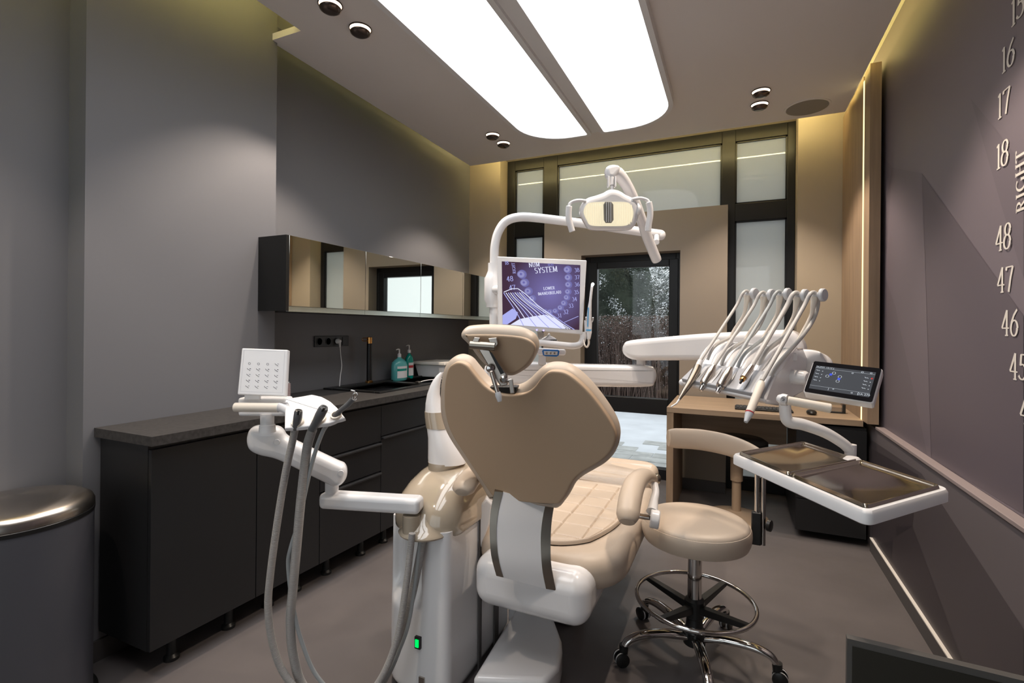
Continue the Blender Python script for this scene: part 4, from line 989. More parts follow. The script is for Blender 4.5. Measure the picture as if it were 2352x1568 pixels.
suction([(744, 936, 1.485), (742.5, 939, 1.487), (735, 953, 1.495), (727, 968, 1.51), (717, 986, 1.52)], [.0120, .0142, .0148, .0128, .0118],
        [(718, 985), (707, 1020), (700, 1070), (690, 1160), (681, 1260), (672, 1360), (667, 1430), (675, 1510), (700, 1580), (770, 1630), (850, 1600), (905, 1510), (945, 1370), (975, 1222)], (1.56, 1.70), .0135, 'hose', 'thickest ribbed grey suction hose, from the middle of the holder')
sy = suction([(813, 914, 1.50), (800, 928, 1.515), (785, 940, 1.53), (770, 955, 1.545), (755, 972, 1.555)], [.009, .0085, .008, .0095, .009],
        [(755, 972), (742, 990), (725, 1035), (709, 1095), (688, 1190), (667, 1260), (662, 1300), (672, 1385), (692, 1470), (730, 1555), (800, 1612), (870, 1575), (930, 1460), (953, 1340), (967, 1222)], (1.56, 1.69), .0065, 'hoseb', 'grey air-water syringe with a smooth thin hose, rightmost at the holder', rib=False, name='air_water_syringe')
MB().tube(crom([at(811, 915, 1.50), at(813, 905, 1.498), at(815, 899, 1.497), at(806, 896, 1.495)], 5), [.004, .003, .0025, .002], 10).obj('metal_tip', 'chrome', sy)
MB().tube(crom([at(807, 914, 1.495), at(811, 905, 1.49), at(819, 902, 1.49), at(821, 908, 1.49), at(815, 917, 1.495)], 5), .0014, 8).obj('trigger_wire', 'chrome', sy)

# ================================================================== MONITOR AND LAMP POST
lp = thing('lamp_post', 'white bent tubular post rising behind the monitor and arching to the lamp', 'post', at(1133, 1000, 2.3))
PD = 2.3
P = [at(1134, 1080, PD), at(1134, 760, PD), at(1135, 600, PD), at(1138, 556, PD), at(1147, 528, PD), at(1163, 508, PD), at(1190, 499, PD), at(1230, 500, PD), at(1330, 512, PD), at(1430, 526, PD), at(1518, 538, PD)]
MB().tube(crom(P[:1], 1)+crom(P, 8), .0205, 26).obj('tube', 'white', lp)
MB().tube([at(1132, 604, PD), at(1132, 622, PD), at(1131, 634, PD), at(1130, 640, PD), at(1130, 688, PD), at(1131, 697, PD), at(1131, 706, PD)], [.022, .023, .030, .036, .036, .030, .028], 30).obj('monitor_clamp', 'white', lp)
MB().ell(at(1518, 540, PD), .022, .022, .024).obj('end_cap', 'white', lp)
mo = thing('monitor', 'white-framed monitor showing violet dental chart and tangled hoses', 'monitor', at(1245, 680, 2.16))
MD = 2.16; mn = (-FW+RV*.06).normalized(); mp_ = at(1245, 680, MD)
mc = [onP(u, v, mp_, mn) for u, v in ((1142, 588.5), (1348, 597.5), (1338, 768), (1144, 752.5))]
MB().prism([p for p in mc], -mn*.035).obj('housing', 'white', mo, bevel=.004, seg=3)
sc = [onP(u, v, mp_, mn) for u, v in ((1152.5, 600), (1333, 608.5), (1330.5, 757.5), (1154.5, 744))]
def spt(s_, t_, lift=.0006):
    return sc[0].lerp(sc[1], s_).lerp(sc[3].lerp(sc[2], s_), t_)+mn*lift
SCREEN_C = tuple(spt(.62, .45)); screen_grad()
mb = MB(); MI = ['scr', 'scr5', 'scr3', 'scr4', 'scr2', 'tabk', 'scr6', 'scr7']
mb.mi = 0; mb.add([spt(0, 0), spt(1, 0), spt(1, 1), spt(0, 1)], [[0, 1, 2, 3]])
def disc(s_, t_, r, mi, l, e=1.0, n=18):
    mb.mi = mi; mb.add([spt(s_+r*math.cos(2*PI*k/n), t_+r*1.22*e*math.sin(2*PI*k/n), l) for k in range(n)], [list(range(n))])
teeth = [(.245, .19, .054), (.28, .32, .05), (.33, .45, .047), (.38, .56, .04), (.83, .08, .045), (.84, .20, .042), (.845, .31, .04), (.84, .42, .036), (.825, .51, .036), (.79, .60, .036), (.745, .675, .034), (.68, .73, .032), (.61, .75, .032), (.545, .75, .03)]
for a, b, r in teeth: disc(a+.012, b, r*1.10, 6, .0006); disc(a+.008, b, r*1.04, 4, .0007); disc(a, b, r, 6, .0008, .9); disc(a-.003, b+.003, r*.78, 7, .0009, .9); disc(a-.004, b-.003, r*.3, 4, .001)
e_x = (sc[1]-sc[0]).normalized(); e_y = (sc[0]-sc[3]).normalized()
rot = math.radians(7)
ex_ = e_x*math.cos(rot)+e_y*math.sin(rot); ey_ = e_y*math.cos(rot)-e_x*math.sin(rot)
mb.mi = 3
glyphs('SYSTEM', spt(.56, .10, .0012), ex_, ey_, .024, mb, .14, .07)
glyphs('NUM', spt(.41, .03, .0012), ex_, ey_, .019, mb, .15, .07); mb.mi = 1; glyphs('BERI', spt(.62, .018, .0012), ex_, ey_, .010, mb, .14, .08); mb.mi = 3
glyphs('LOWER', spt(.60, .385, .0012), ex_, ey_, .0125, mb, .16, .09); glyphs('(MANDIBULAR)', spt(.605, .46, .0012), ex_, ey_, .0125, mb, .16, .09)
mb.mi = 2
for t_, a, b, s_ in (('38', .955, .08, .022), ('37', .96, .19, .022), ('36', .96, .30, .022), ('35', .955, .42, .022), ('34', .93, .53, .022), ('33', .885, .635, .022), ('32', .82, .735, .024), ('31', .735, .80, .022), ('48', .10, .27, .028), ('47', .13, .405, .027), ('18', .06, .02, .020)):
    glyphs(t_, spt(a, b, .0012), ex_, ey_, s_*.8, mb, .13, .07)
glyphs('RIGHT', spt(.15, .10, .0012), ey_, -ex_, .013, mb, .14, .08)
mb.mi = 2; mb.add([spt(*p, .0013) for p in ((.0, .86), (.13, .74), (.20, .80), (.17, .9), (.06, 1.0), (0, 1.0))], [[0, 1, 2, 3, 4, 5]])
mb.mi = 3; mb.add([spt(*p, .0014) for p in ((.10, 1.0), (.22, .90), (.40, .84), (.56, .80), (.70, .86), (.78, .93), (.82, 1.0))], [[0, 1, 2, 3, 4, 5, 6]])
random.seed(5)
for q in range(9):
    a = .02+q*.028; mb.mi = 3 if q % 2 else 2
    pts = [(a, .50-.003*q), (a+.03+.012*q, .56+.01*q-.02*(q > 4)), (a+.13+.03*q, .74+.005*q), (a+.22+.045*q, .93), (a+.25+.055*q, 1.0)]
    cc = [(p.x, p.y) for p in crom([(x, y, 0) for x, y in pts], 6)]
    cc = [(x, min(y, .999)) for x, y in cc if x < .95]
    tick(cc, .0055, spt, mb, .0018+.0001*q)
mb.mi = 3; tick([(.02, .49), (.12, .43), (.20, .42), (.30, .50), (.45, .66), (.62, .80), (.78, .93), (.88, .995)], .006, spt, mb, .003)
mb.mi = 2; tick([(.80, .90), (.985, .79)], .004, spt, mb, .002)
mb.obj('screen', MI, mo, smooth=False)
hm = MB(); hm.tube(crom([onP(u, v, mp_+mn*-.015, mn) for u, v in ((1338, 762), (1339, 776), (1333, 789), (1318, 794), (1290, 792), (1240, 787), (1180, 783))], 6), .0145, 18, asp=1); hm.obj('grab_handle', 'white', mo)
hm = MB()
for u, v in ((1233, 757.5), (1248.5, 758.5)): hm.lathe(onP(u, v, mp_, mn), [(.0032, 0), (.0032, .001), (.001, .0015)], ax=mn, n=12)
hm.obj('status_light', 'bled', mo)
MB().cyl(at(1136, 665, 2.28), onP(1170, 665, mp_-mn*.03, mn), .02, n=20).obj('mount', 'white', mo)
# intraoral camera in its clip on the right edge
ic = thing('intraoral_camera', 'slim white and blue camera handpiece with glowing tip beside the monitor', 'dental camera', at(1353, 760, 2.15))
cdp = 2.14
MB().tube(crom([at(1361, 652, cdp), at(1359, 663, cdp), at(1356, 690, cdp), at(1353.5, 720, cdp), at(1353, 758, cdp), at(1353, 764, cdp), at(1352, 779, cdp)], 5), [.0065, .0055, .006, .010, .0115, .0115, .007], 20).obj('handpiece', 'white', ic)
MB().ell(at(1361.5, 652.5, cdp-.008), .0065, .0065, .0065, 14, 8).obj('light_tip', 'spotw', ic)
MB().prism([at(u, v, cdp-.0125) for u, v in ((1350, 706), (1352.2, 706), (1351, 750), (1348.6, 750))], FW*.004).obj('stripe', 'lblue', ic)
MB().tube([at(1352.6, 756, cdp), at(1352.4, 760, cdp)], .0122, 20).obj('blue_ring', 'lblue', ic)
MB().tube(crom([at(1352, 779, cdp), at(1352, 790, cdp), at(1348, 797, cdp), at(1343, 792, cdp), at(1341, 780, cdp+.02)], 6), [.005, .003], 10).obj('cable', 'cream', ic)
cl_ = MB(); cl_.tube(crom([at(1346, 728, cdp), at(1347, 736, cdp+.012), at(1354, 742, cdp+.016), at(1361, 737, cdp+.012), at(1362, 729, cdp)], 5), .003, 8); cl_.prism([at(u, v, cdp+.012) for u, v in ((1342, 735), (1360, 737), (1359, 764), (1343, 762))], FW*.006); cl_.obj('clip', 'white', ic)

# operating lamp
ol = thing('operating_lamp', 'white dental lamp with two grips and a glowing ribbed reflector', 'lamp', at(1400, 490, 1.95))
OD = 1.93; on = (-FW-UP*.15).normalized(); op_ = at(1398, 490, OD)
lo_ = [(1331, 488), (1335, 469), (1348, 456), (1367, 450), (1384, 444), (1392, 439), (1402, 436), (1413, 437), (1424, 441), (1434, 447.5), (1453, 457), (1462, 468), (1465, 485), (1462, 505), (1452, 523), (1438, 529), (1398, 530), (1356, 528), (1342, 513)]
MB().pad(crom([onP(u, v, op_-on*.03, on) for u, v in lo_], 5, True), on, .07, .022).obj('housing', 'white', ol)
gl_ = [(1340.5, 487), (1345.5, 472), (1358, 465), (1398, 463.5), (1436, 464), (1448, 470), (1454.5, 485), (1452.5, 502), (1443, 515), (1431, 518.5), (1398, 519), (1358, 517.5), (1347.5, 505)]
MB().pad(crom([onP(u, v, op_+on*.006, on) for u, v in gl_], 5, True), on, .004, .001).obj('reflector', 'lampg', ol)
rb = MB()
for k in range(26):
    u = 1347+k*4.15
    if 1383 < u < 1410: continue
    t0 = 467+max(0, (1352-u)*.8)+max(0, (u-1446)*.7); t1 = 516-max(0, (1356-u)*1.9)-max(0, (u-1446)*1.2)
    rb.tube([onP(u, t0, op_+on*.009, on), onP(u, t1, op_+on*.009, on)], .0012, 6)
rb.obj('ribs', mat('rib_cream', (.9, .82, .6), .2, emit=(1, .88, .62), es=.45), ol)
bs_ = MB(); bs_.pad([onP(u, v, op_+on*.014, on) for u, v in ((1386, 470), (1390, 463), (1404, 463), (1408.5, 470), (1409, 505), (1404, 512), (1391, 512), (1387, 505))], on, .010, .003); bs_.obj('bulb_shield', mat('shield_grey', (.24, .225, .19), .4), ol)
bs_ = MB()
for u in (1393, 1398, 1403): bs_.tube([onP(u, 464, op_+on*.020, on), onP(u, 510, op_+on*.020, on)], .0016, 6)
bs_.obj('shield_fins', 'greyp', ol)
for s_ in (((1346, 462), (1330, 460), (1316, 463), (1309, 468), (1307, 474)), ((1452, 458), (1468, 455), (1480, 457), (1488, 461), (1490, 468))):
    MB().tube(crom([onP(u, v, op_+on*.0, on) for u, v in s_], 6), .0065, 12).obj('grip_arm', 'white', ol)
for s_ in (((1307, 473), (1306, 488), (1307, 505), (1311, 520), (1314.5, 532)), ((1490, 464), (1493, 480), (1493, 497), (1490, 515), (1488.5, 531))):
    MB().tube(crom([onP(u, v, op_+on*.005, on) for u, v in s_], 6), .0122, 18).obj('hand_grip', 'white', ol, bevel=.002)
MB().lathe(onP(1462, 481, op_-on*.012, on), [(.001, 0), (.022, 0), (.024, .006), (.020, .012), (.001, .013)], ax=RV, n=28).obj('side_knob', 'white', ol)
MB().tube([onP(1406, 441, op_-on*.03, on), onP(1406, 426, op_-on*.03, on)], [.008, .0065], 14).obj('stem', 'white', ol)
q0 = onP(1405, 418, op_-on*.03, on)
yk = MB(); yk.obox(q0-RV*.013, RV*.003, FW*.012, UP*.020); yk.obox(q0+RV*.013, RV*.003, FW*.012, UP*.020); yk.cyl(q0-UP*.012, q0+UP*.02, .009); yk.obj('yoke', 'white', ol, bevel=.002)
LA = [at(1403, 396, 1.965), at(1418, 399, 1.975), at(1436, 420, 2.0), at(1454, 455, 2.04), at(1472, 500, 2.09), at(1487, 545, 2.14), at(1507, 594, 2.19), at(1509, 599, 2.195)]
MB().tube(crom(LA, 6), [.024, .027, .023, .022, .021, .022, .022, .016], 20, asp=.9, side=RV).obj('spring_arm', 'white', ol)
MB().pad(crom([at(u, v, 1.955) for u, v in ((1389, 395), (1393, 385), (1406, 381), (1420, 384), (1422, 392), (1414, 406), (1405, 412), (1394, 409))], 4, True), -FW, .05, .015).obj('arm_end_cover', 'white', ol)
MB().cyl(at(1508, 556, 2.2), at(1508, 543, 2.28), .012).obj('arm_pivot', 'white', ol)
# ================================================================== DELIVERY UNIT (right)
da = thing('delivery_arm', 'pair of long white jointed arms reaching right to the instrument console', 'equipment arm', at(1472, 830, 2.25))
pA = at(1400, 860, 2.3); nA = -FW
MB().pad(crom([onP(u, v, pA, nA) for u, v in ((1130, 830), (1290, 834.5), (1400, 837), (1485, 839), (1499, 845), (1503.5, 860), (1499, 876), (1486, 886), (1400, 886.5), (1290, 884), (1130, 880))], 4, True), nA, .10, .022).obj('lower_arm', 'white', da)
MB().cyl(at(1472, 842, 2.3), at(1472, 820, 2.27), .020, n=28).obj('pivot', 'whitem', da)
nB = (-FW-RV*.55).normalized()
nB = (RV*-.0 - FW).normalized()
dB = (at(1840, 800, 1.86)-at(1472, 803, 2.27)); nB = V3((dB.y, -dB.x, 0)).normalized(); nB = nB if nB.dot(FW) < 0 else -nB
pB = at(1472, 803, 2.27)
MB().pad(crom([onP(u, v, pB, nB) for u, v in ((1446, 819), (1437, 806), (1440, 790), (1455, 781), (1530, 773.5), (1616, 766), (1700, 761.5), (1779, 758), (1822, 759), (1844, 779), (1852, 805), (1848, 832), (1700, 829), (1594, 827), (1520, 827), (1470, 826.5))], 4, True), nB, .10, .024).obj('upper_arm', 'white', da)
# small tool rest and cup filler behind the headrest
tr_ = thing('three_way_holder', 'white bracket with a blue-rimmed three-button switch behind the headrest', 'control', at(1265, 810, 2.25))
MB().pad([at(u, v, 2.2) for u, v in ((1245, 805), (1249, 802), (1282, 803), (1285, 806), (1283, 816), (1278, 819), (1252, 818), (1247, 815))], -FW, .012, .003).obj('blue_rim', 'blue', tr_)
MB().pad([at(u, v, 2.19) for u, v in ((1249, 806), (1281, 807), (1280, 815), (1250, 814.5))], -FW, .006, .002).obj('button_plate', 'greyp', tr_)
for u in (1255, 1264.5, 1273.5): MB().lathe(at(u, 810.6, 2.187), [(.0045, -.002), (.0045, .002), (.003, .003), (.001, .003)], ax=-FW, n=14).obj('push_button', 'dsteel', tr_)
MB().prism([at(u, v, 2.22) for u, v in ((1228, 798), (1298, 802), (1301, 808), (1298, 816), (1236, 816))], FW*.03).obj('bracket', 'white', tr_, bevel=.006)
MB().prism([at(u, v, 2.24) for u, v in ((1238, 816), (1254, 817), (1254, 838), (1236, 836))], FW*.02).obj('mounting_foot', 'whitem', tr_, bevel=.003)
cf = thing('mounting_dome', 'small white domed fitting with a nozzle seen through the monitor handle', 'fitting', at(1260, 780, 2.3))
MB().pad([at(u, v, 2.27) for u, v in ((1242, 783), (1244, 777), (1252, 773), (1258, 771), (1258, 766), (1260, 764), (1263, 766), (1264, 771), (1274, 775), (1281, 782))], -FW, .03, .005).obj('dome', 'white', cf)
MB().prism([at(u, v, 2.28) for u, v in ((1234, 761), (1246, 762), (1250, 768), (1247, 775), (1240, 780), (1236, 774))], FW*.02).obj('metal_clasp', 'steel', cf)

dc = thing('instrument_console', 'large white dental instrument console with grey front and five hose arms', 'dental console', at(1680, 880, 1.55))
dl = [1.62, 1.38]
def sec(rows): return [at(u, v, d) for u, v, d in rows]
Ls = sec([(1572, 886, 1.63), (1565, 880, 1.62), (1566, 874, 1.625), (1584, 856, 1.66), (1602, 839, 1.69), (1613, 818, 1.73), (1630, 797, 1.78), (1646, 785, 1.83), (1662, 783, 1.88), (1668, 800, 1.92), (1650, 870, 1.90), (1590, 890, 1.70)])
Rs = sec([(1764, 928, 1.39), (1756, 921, 1.38), (1757, 914, 1.385), (1769, 888, 1.41), (1781, 863, 1.44), (1795, 842, 1.47), (1812, 818, 1.51), (1828, 801, 1.55), (1845, 799, 1.60), (1855, 822, 1.64), (1845, 900, 1.62), (1790, 932, 1.46)])
mb = MB(); R = []
for k in range(13):
    t = k/12; R.append([a.lerp(b, t) for a, b in zip(Ls, Rs)])
mb.rings(R); mb.obj('body', 'white', dc, bevel=.006, seg=3, ang=50)
def front(s_, t_, lift=0):   # s along, t from top (0) to nose (1) of the grey strip
    a = Ls[4].lerp(Rs[4], s_); b = Ls[2].lerp(Rs[2], s_); n = (Rs[4]-Ls[4]).cross(Ls[2]-Ls[4]).normalized(); n = n if n.dot(FW) < 0 else -n
    return a.lerp(b, t_)+n*lift
MB().hexa([front(.01, -.02, -.004), front(.985, -.02, -.004), front(.985, 1.03, -.004), front(.01, 1.03, -.004)], [front(.01, -.02, .011), front(.985, -.02, .011), front(.985, 1.03, .011), front(.01, 1.03, .011)]).obj('grey_front', mat('panel_grey', (.36, .365, .385), .35), dc, bevel=.003)
for s_ in (.16, .35, .545, .735, .90):
    mb = MB(); c0, c1 = front(s_, .15, .0105), front(s_-.0, 1.0, .0105); mb.tube(crom([c0, c0.lerp(c1, .5), c1], 4), [.010, .014, .013], 14, asp=.10, side=(Rs[4]-Ls[4])); mb.obj('rest_groove', 'greyp', dc)
# ribs between the hose channels
for s_ in (.02, .21, .41, .61, .80, .985):
    P = [Ls[i].lerp(Rs[i], s_) for i in (4, 5, 6, 7)]; P = [p+UP*.004-FW*.002 for p in P]
    MB().tube(crom(P, 5), [.006, .010, .010, .007], 10).obj('channel_ridge', 'white', dc)
# right end bulges
MB().pad(crom([at(u, v, 1.66) for u, v in ((1840, 806), (1862, 805), (1882, 809), (1899, 822), (1908, 848), (1906, 880), (1896, 905), (1868, 918), (1845, 910), (1836, 860))], 5, True), (-FW+RV*.3), .13, .05).obj('rear_cover', 'white', dc)
MB().lathe(at(1848, 868, 1.50), [(.001, .012), (.016, .010), (.022, .002), (.022, -.05)], ax=(RV*.6-FW), n=28).obj('screen_joint', 'white', dc)
MB().ell(at(1568, 878, 1.64), .012, .012, .012, 14, 8).obj('end_knob', 'whitem', dc)
# grip
MB().tube([at(1788, 914, 1.36), at(1797, 917, 1.35), at(1809, 919, 1.34)], [.010, .0165, .0155], 22).obj('grip_joint', 'white', dc)
MB().lathe(at(1799, 917, 1.333), [(.001, .002), (.009, .002), (.0095, 0)], ax=-FW, n=22).obj('round_badge', 'whitem', dc)
mb = MB(); bb = at(1799, 917, 1.330)
def bpt(s_, t_, l=0): return bb+RV*s_-UP*t_
tick([(-.004, -.002), (-.001, -.004), (.002, -.001), (-.002, .003), (.003, .003), (.005, -.003)], .0006, bpt, mb, 0); mb.obj('badge_mark', 'ink', dc, smooth=False)
MB().tube([at(1808, 919, 1.34), at(1909, 938, 1.30)], [.0115, .0125], 24).obj('hand_grip', 'cream', dc, bevel=.003)
# whip arms + instruments
bob = [(1722, 675, 1.78), (1760, 678, 1.72), (1797, 676, 1.67), (1836, 679, 1.61), (1876, 678, 1.56)]
root = [(1672, 790, 1.82), (1706, 797, 1.75), (1742, 803, 1.69), (1780, 812, 1.63), (1818, 816, 1.57)]
for k in range(5):
    (u, v, d), (ru, rv, rd) = bob[k], root[k]
    P = [at(ru, rv, rd), at(ru+12, rv-30, rd), at(u-15, v+50, d+.01), at(u-8, v+22, d), at(u-6, v+4, d)]
    wa = MB().tube(crom(P, 6), [.0055, .0045, .005, .008, .011], 12).obj('hose_arm', 'cream', dc)
    c = at(u, v, d)
    ax = (RV*.5-FW*.87).normalized()
    MB().lathe(c-ax*.022, [(.001, 0), (.012, 0), (.013, .003), (.009, .010), (.009, .026), (.014, .034), (.0205, .036), (.0205, .044), (.018, .047), (.001, .048)], ax=ax, n=24).obj('bobbin', 'greyp', wa)
    MB().obox(at(ru, rv+3, rd-.02), RV*.012, FW*.012, UP*.012).obj('hose_socket', 'whitem', dc, bevel=.003)
def inst(name, label, parts, hose, m, r):
    t = thing(name, label, 'dental instrument', at(*hose[0]), 'dental instruments on the console')
    for pn, pts, rs, mm in parts: MB().tube([at(*q) for q in pts], rs, 20).obj(pn, mm, t)
    MB().tube(crom([at(*q) for q in hose], 8), r, 12).obj('hose', m, t); return t
def hosep(k, s, hu, hv, hd_):   # handpiece start -> over bobbin -> back into console
    (u, v, d) = bob[k]; (ru, rv, rd) = root[k]
    a, b = u-30, v+26
    return [(hu, hv, hd_), (hu+(a-hu)*.3, hv+(b-hv)*.3, hd_+(d-hd_)*.25), (hu+(a-hu)*.65, hv+(b-hv)*.65, hd_+(d-hd_)*.6), (a, b, d-.02), (u-17, v, d-.014), (u-7, v-7, d-.005), (u+1, v+2, d+.015), (u+2, v+24, d+.02), (u-8, v+55, d+.01), (u-32, v+92, d-.02), (hu+34, hv-34, hd_+.05), (hu+16, hv-2, hd_+.04)]
inst('air_syringe', 'grey tapered instrument with a bent white nozzle, leftmost on the console', [
    ('sleeve', [(1609, 828, 1.62), (1603, 842, 1.61)], [.0085, .0095], 'whitem'),
    ('handpiece', [(1603, 841, 1.61), (1599, 852, 1.60), (1584, 880, 1.57), (1572, 898, 1.55), (1560, 917, 1.53)], [.0125, .013, .011, .008, .004], 'dsteel'),
    ('nozzle', [(1560, 917, 1.53), (1554, 926, 1.52), (1541, 934, 1.51)], [.003, .0025, .002], 'whitem')], hosep(0, 0, 1609, 828, 1.62), 'hosel', .0052)
def motor(k, u, v, d, label):
    inst('micro_motor', label, [
        ('handpiece', [(u, v, d), (u-4, v+7, d-.006), (u-8, v+16, d-.012), (u-22, v+40, d-.03), (u-24, v+43, d-.032)], [.0075, .0115, .0145, .0145, .012], 'steel'),
        ('coupling', [(u-24, v+43, d-.032), (u-26, v+47, d-.034), (u-27, v+49, d-.036), (u-31, v+56, d-.04)], [.0085, .0065, .0085, .006], 'chrome')], hosep(k, 0, u, v, d), 'hoseb' if k == 2 else 'hosel', .0056)
motor(1, 1640, 840, 1.58, 'brushed steel motor handpiece, second from left on the console')
motor(2, 1678, 845, 1.52, 'brushed steel motor handpiece, in the middle of the console')
inst('turbine_coupling', 'short chrome coupling with gold and black tip, fourth on the console', [
    ('handpiece', [(1727, 840, 1.47), (1722, 848, 1.465), (1708, 868, 1.445)], [.008, .0105, .0105], 'steel'),
    ('gold_ring', [(1708, 868, 1.445), (1704, 873, 1.44)], [.0072, .0072], 'gold'),
    ('tip', [(1704, 873, 1.44), (1700, 880, 1.435)], [.0045, .003], 'blackp')], hosep(3, 0, 1727, 840, 1.47), 'hosel', .0074)
inst('scaler_handpiece', 'long cream scaler handpiece with a red ring and grey tip, rightmost on the console', [
    ('handpiece', [(1749, 877, 1.40), (1747, 884, 1.395), (1722, 946, 1.35)], [.0085, .0115, .0105], 'cream'),
    ('red_ring', [(1722, 946, 1.35), (1721.5, 948, 1.349)], [.0112, .0112], 'red'),
    ('tip', [(1721.5, 948, 1.349), (1719, 954, 1.345), (1713, 969, 1.335)], [.0108, .0095, .005], 'greyp')], hosep(4, 0, 1750, 874, 1.40), 'hosel', .0062)
# touch screen
ts = thing('touch_screen', 'tilted white-cased touch screen with icons beside the instrument console', 'touch screen', at(1935, 880, 1.34))
tc_ = [at(1868, 829, 1.40), at(2029, 847, 1.29), at(2006, 927, 1.25), at(1844, 901, 1.36)]
tn = (tc_[1]-tc_[0]).cross(tc_[3]-tc_[0]).normalized(); tn = tn if tn.dot(FW) < 0 else -tn
ctr = sum(tc_, V3((0, 0, 0)))/4
def tpt(s_, t_, l=0): return tc_[0].lerp(tc_[1], s_).lerp(tc_[3].lerp(tc_[2], s_), t_)+tn*l
def rq(e, l, r=.03):
    out = []
    for cx0, cy0, a0 in ((1-r-e, e+r*1.6, -90), (1-r-e, 1-r*1.6-e, 0), (r+e, 1-r*1.6-e, 90), (r+e, e+r*1.6, 180)):
        for k in range(7): a = math.radians(a0+15*k); out.append(tpt(cx0+r*math.cos(a), cy0+r*1.6*math.sin(a), l))
    return out
MB().pad(rq(-.0, -.013, .035), tn, .03, .005).obj('casing', 'white', ts)
MB().prism(rq(.018, .0018), tn*.002).obj('glass_front', 'tabk', ts)
sx0, sx1, sy0, sy1 = .075, .925, .15, .87
def t2(s_, t_, l=0): return tpt(sx0+(sx1-sx0)*s_, sy0+(sy1-sy0)*t_, l)
mb = MB(); mb.add([t2(0, 0, .0042), t2(1, 0, .0042), t2(1, 1, .0042), t2(0, 1, .0042)], [[0, 1, 2, 3]]); dsp = mb.obj('display', 'tabs', ts, smooth=False)
mb = MB(); mb.mi = 0; Lq = .0048
for ln in ([(0, .10), (1, .10)], [(0, .86), (1, .86)], [(.31, .02), (.31, .09)], [(.33, .87), (.33, .97)], [(.82, .87), (.82, .99)]): tick(ln, .003, t2, mb, Lq)
exx = (tc_[1]-tc_[0]).normalized(); eyy = (tc_[0]-tc_[3]).normalized()
text_faces('26.JAN', t2(.08, .05), exx, eyy, .0068, mb, lift=.0048); text_faces('12:15', t2(.235, .05), exx, eyy, .0068, mb, lift=.0048); text_faces('DA 270', t2(.91, .93), exx, eyy, .0085, mb, lift=.0048)
def ringp(a, b, r, w_=.004): tick([(a+r*math.cos(q*.393), b+r*1.9*math.sin(q*.393)) for q in range(17)], w_, t2, mb, Lq)
ringp(.34, .24, .028); ringp(.245, .40, .028); ringp(.455, .36, .028); ringp(.44, .55, .028); ringp(.64, .15, .012); ringp(.79, .06, .016); ringp(.93, .06, .014); ringp(.41, .89, .010); ringp(.72, .93, .012)
for j in range(4):
    for a in (.06, .88): b = .2+j*.14+(.06 if a > .5 else 0); tick([(a-.03, b-.02), (a-.01, b+.015), (a+.01, b-.005), (a+.03, b+.02)], .006, t2, mb, Lq); ringp(a+.08 if a < .5 else a+.075, b+.02, .006)
def fd(a, b, r, mi):
    mb.mi = mi; mb.add([t2(a+r*math.cos(q*.393), b+r*1.9*math.sin(q*.393), .005) for q in range(16)], [list(range(16))])
fd(.295, .315, .026, 1); fd(.45, .455, .026, 1); fd(.965, .27, .016, 2)
mb.obj('display_icons', ['tabw', 'tabb', 'tabr'], dsp, smooth=False)
# tray arm and tray
ta = thing('tray_table', 'white double tray table on a curved arm in the right foreground', 'tray table', onZ(1960, 1055, .95))
P = [at(1803, 925, 1.42), at(1804, 950, 1.42), at(1812, 968, 1.42), at(1845, 975, 1.42), at(1895, 993, 1.42), at(1935, 1017, 1.42), at(1952, 1033, 1.42)]
MB().tube(crom(P, 6), [.0155, .0155, .017, .016, .015, .0145], 20).obj('curved_arm', 'whitem', ta)
MB().tube([at(1954, 1020, 1.42), at(1953, 1052, 1.42)], .0145, 22).obj('post', 'whitem', ta)
MB().lathe(onZ(1958, 1055, .951), [(.001, .008), (.015, .007), (.022, .0)], n=28).obj('post_base', 'whitem', ta)
TZ = .95
cA, cB, cC, cD = [onZ(u, v, TZ) for u, v in ((1678, 1041), (1846, 1014), (2187, 1123), (1994, 1178))]
def qpt(s_, t_, z=0): p = cA.lerp(cB, s_).lerp(cD.lerp(cC, s_), t_); return V3((p.x, p.y, TZ+z))   # s: front->back side, t along
def rquad(s0, s1, t0, t1, r, z, n=6, k=.66):
    out = []
    for cs, ct, a0 in ((s1-r/k*1.0, t1-r, 0), (s0+r/k, t1-r, 90), (s0+r/k, t0+r, 180), (s1-r/k, t0+r, 270)):
        for q in range(n+1): a = math.radians(a0+90*q/n); out.append(qpt(cs+r/k*math.cos(a), ct+r*math.sin(a), z))
    return out
mb = MB(); mb.rings([rquad(.06, .94, .04, .96, .03, -.003), rquad(.045, .955, .03, .97, .03, 0), rquad(.01, .99, .01, .99, .04, 0), rquad(0, 1, 0, 1, .045, -.006), rquad(0, 1, 0, 1, .045, -.026), rquad(.02, .98, .015, .985, .04, -.030)], cap0=False)
mb.add(rquad(.06, .94, .04, .96, .03, -.006), [list(range(28))])
mb.obj('tray_frame', 'whitem', ta, ang=50)
for (t0, t1, lb) in ((.03, .485, 'shallow steel instrument tray on the farther half of the tray table'), (.495, .97, 'shallow steel instrument tray on the nearer half, reflecting the light strip')):
    tt = thing('steel_tray', lb, 'tray', qpt(.5, (t0+t1)/2), 'steel trays on the tray table')
    mb = MB(); mb.rings([rquad(.055, .945, t0, t1, .025, .0005), rquad(.062, .938, t0+.005, t1-.005, .025, .007), rquad(.070, .930, t0+.009, t1-.009, .025, .007), rquad(.085, .915, t0+.014, t1-.014, .022, .0025), rquad(.105, .895, t0+.026, t1-.026, .02, -.002)], cap0=False, cap1=True)
    mb.obj('pan', 'tray', tt, ang=60)

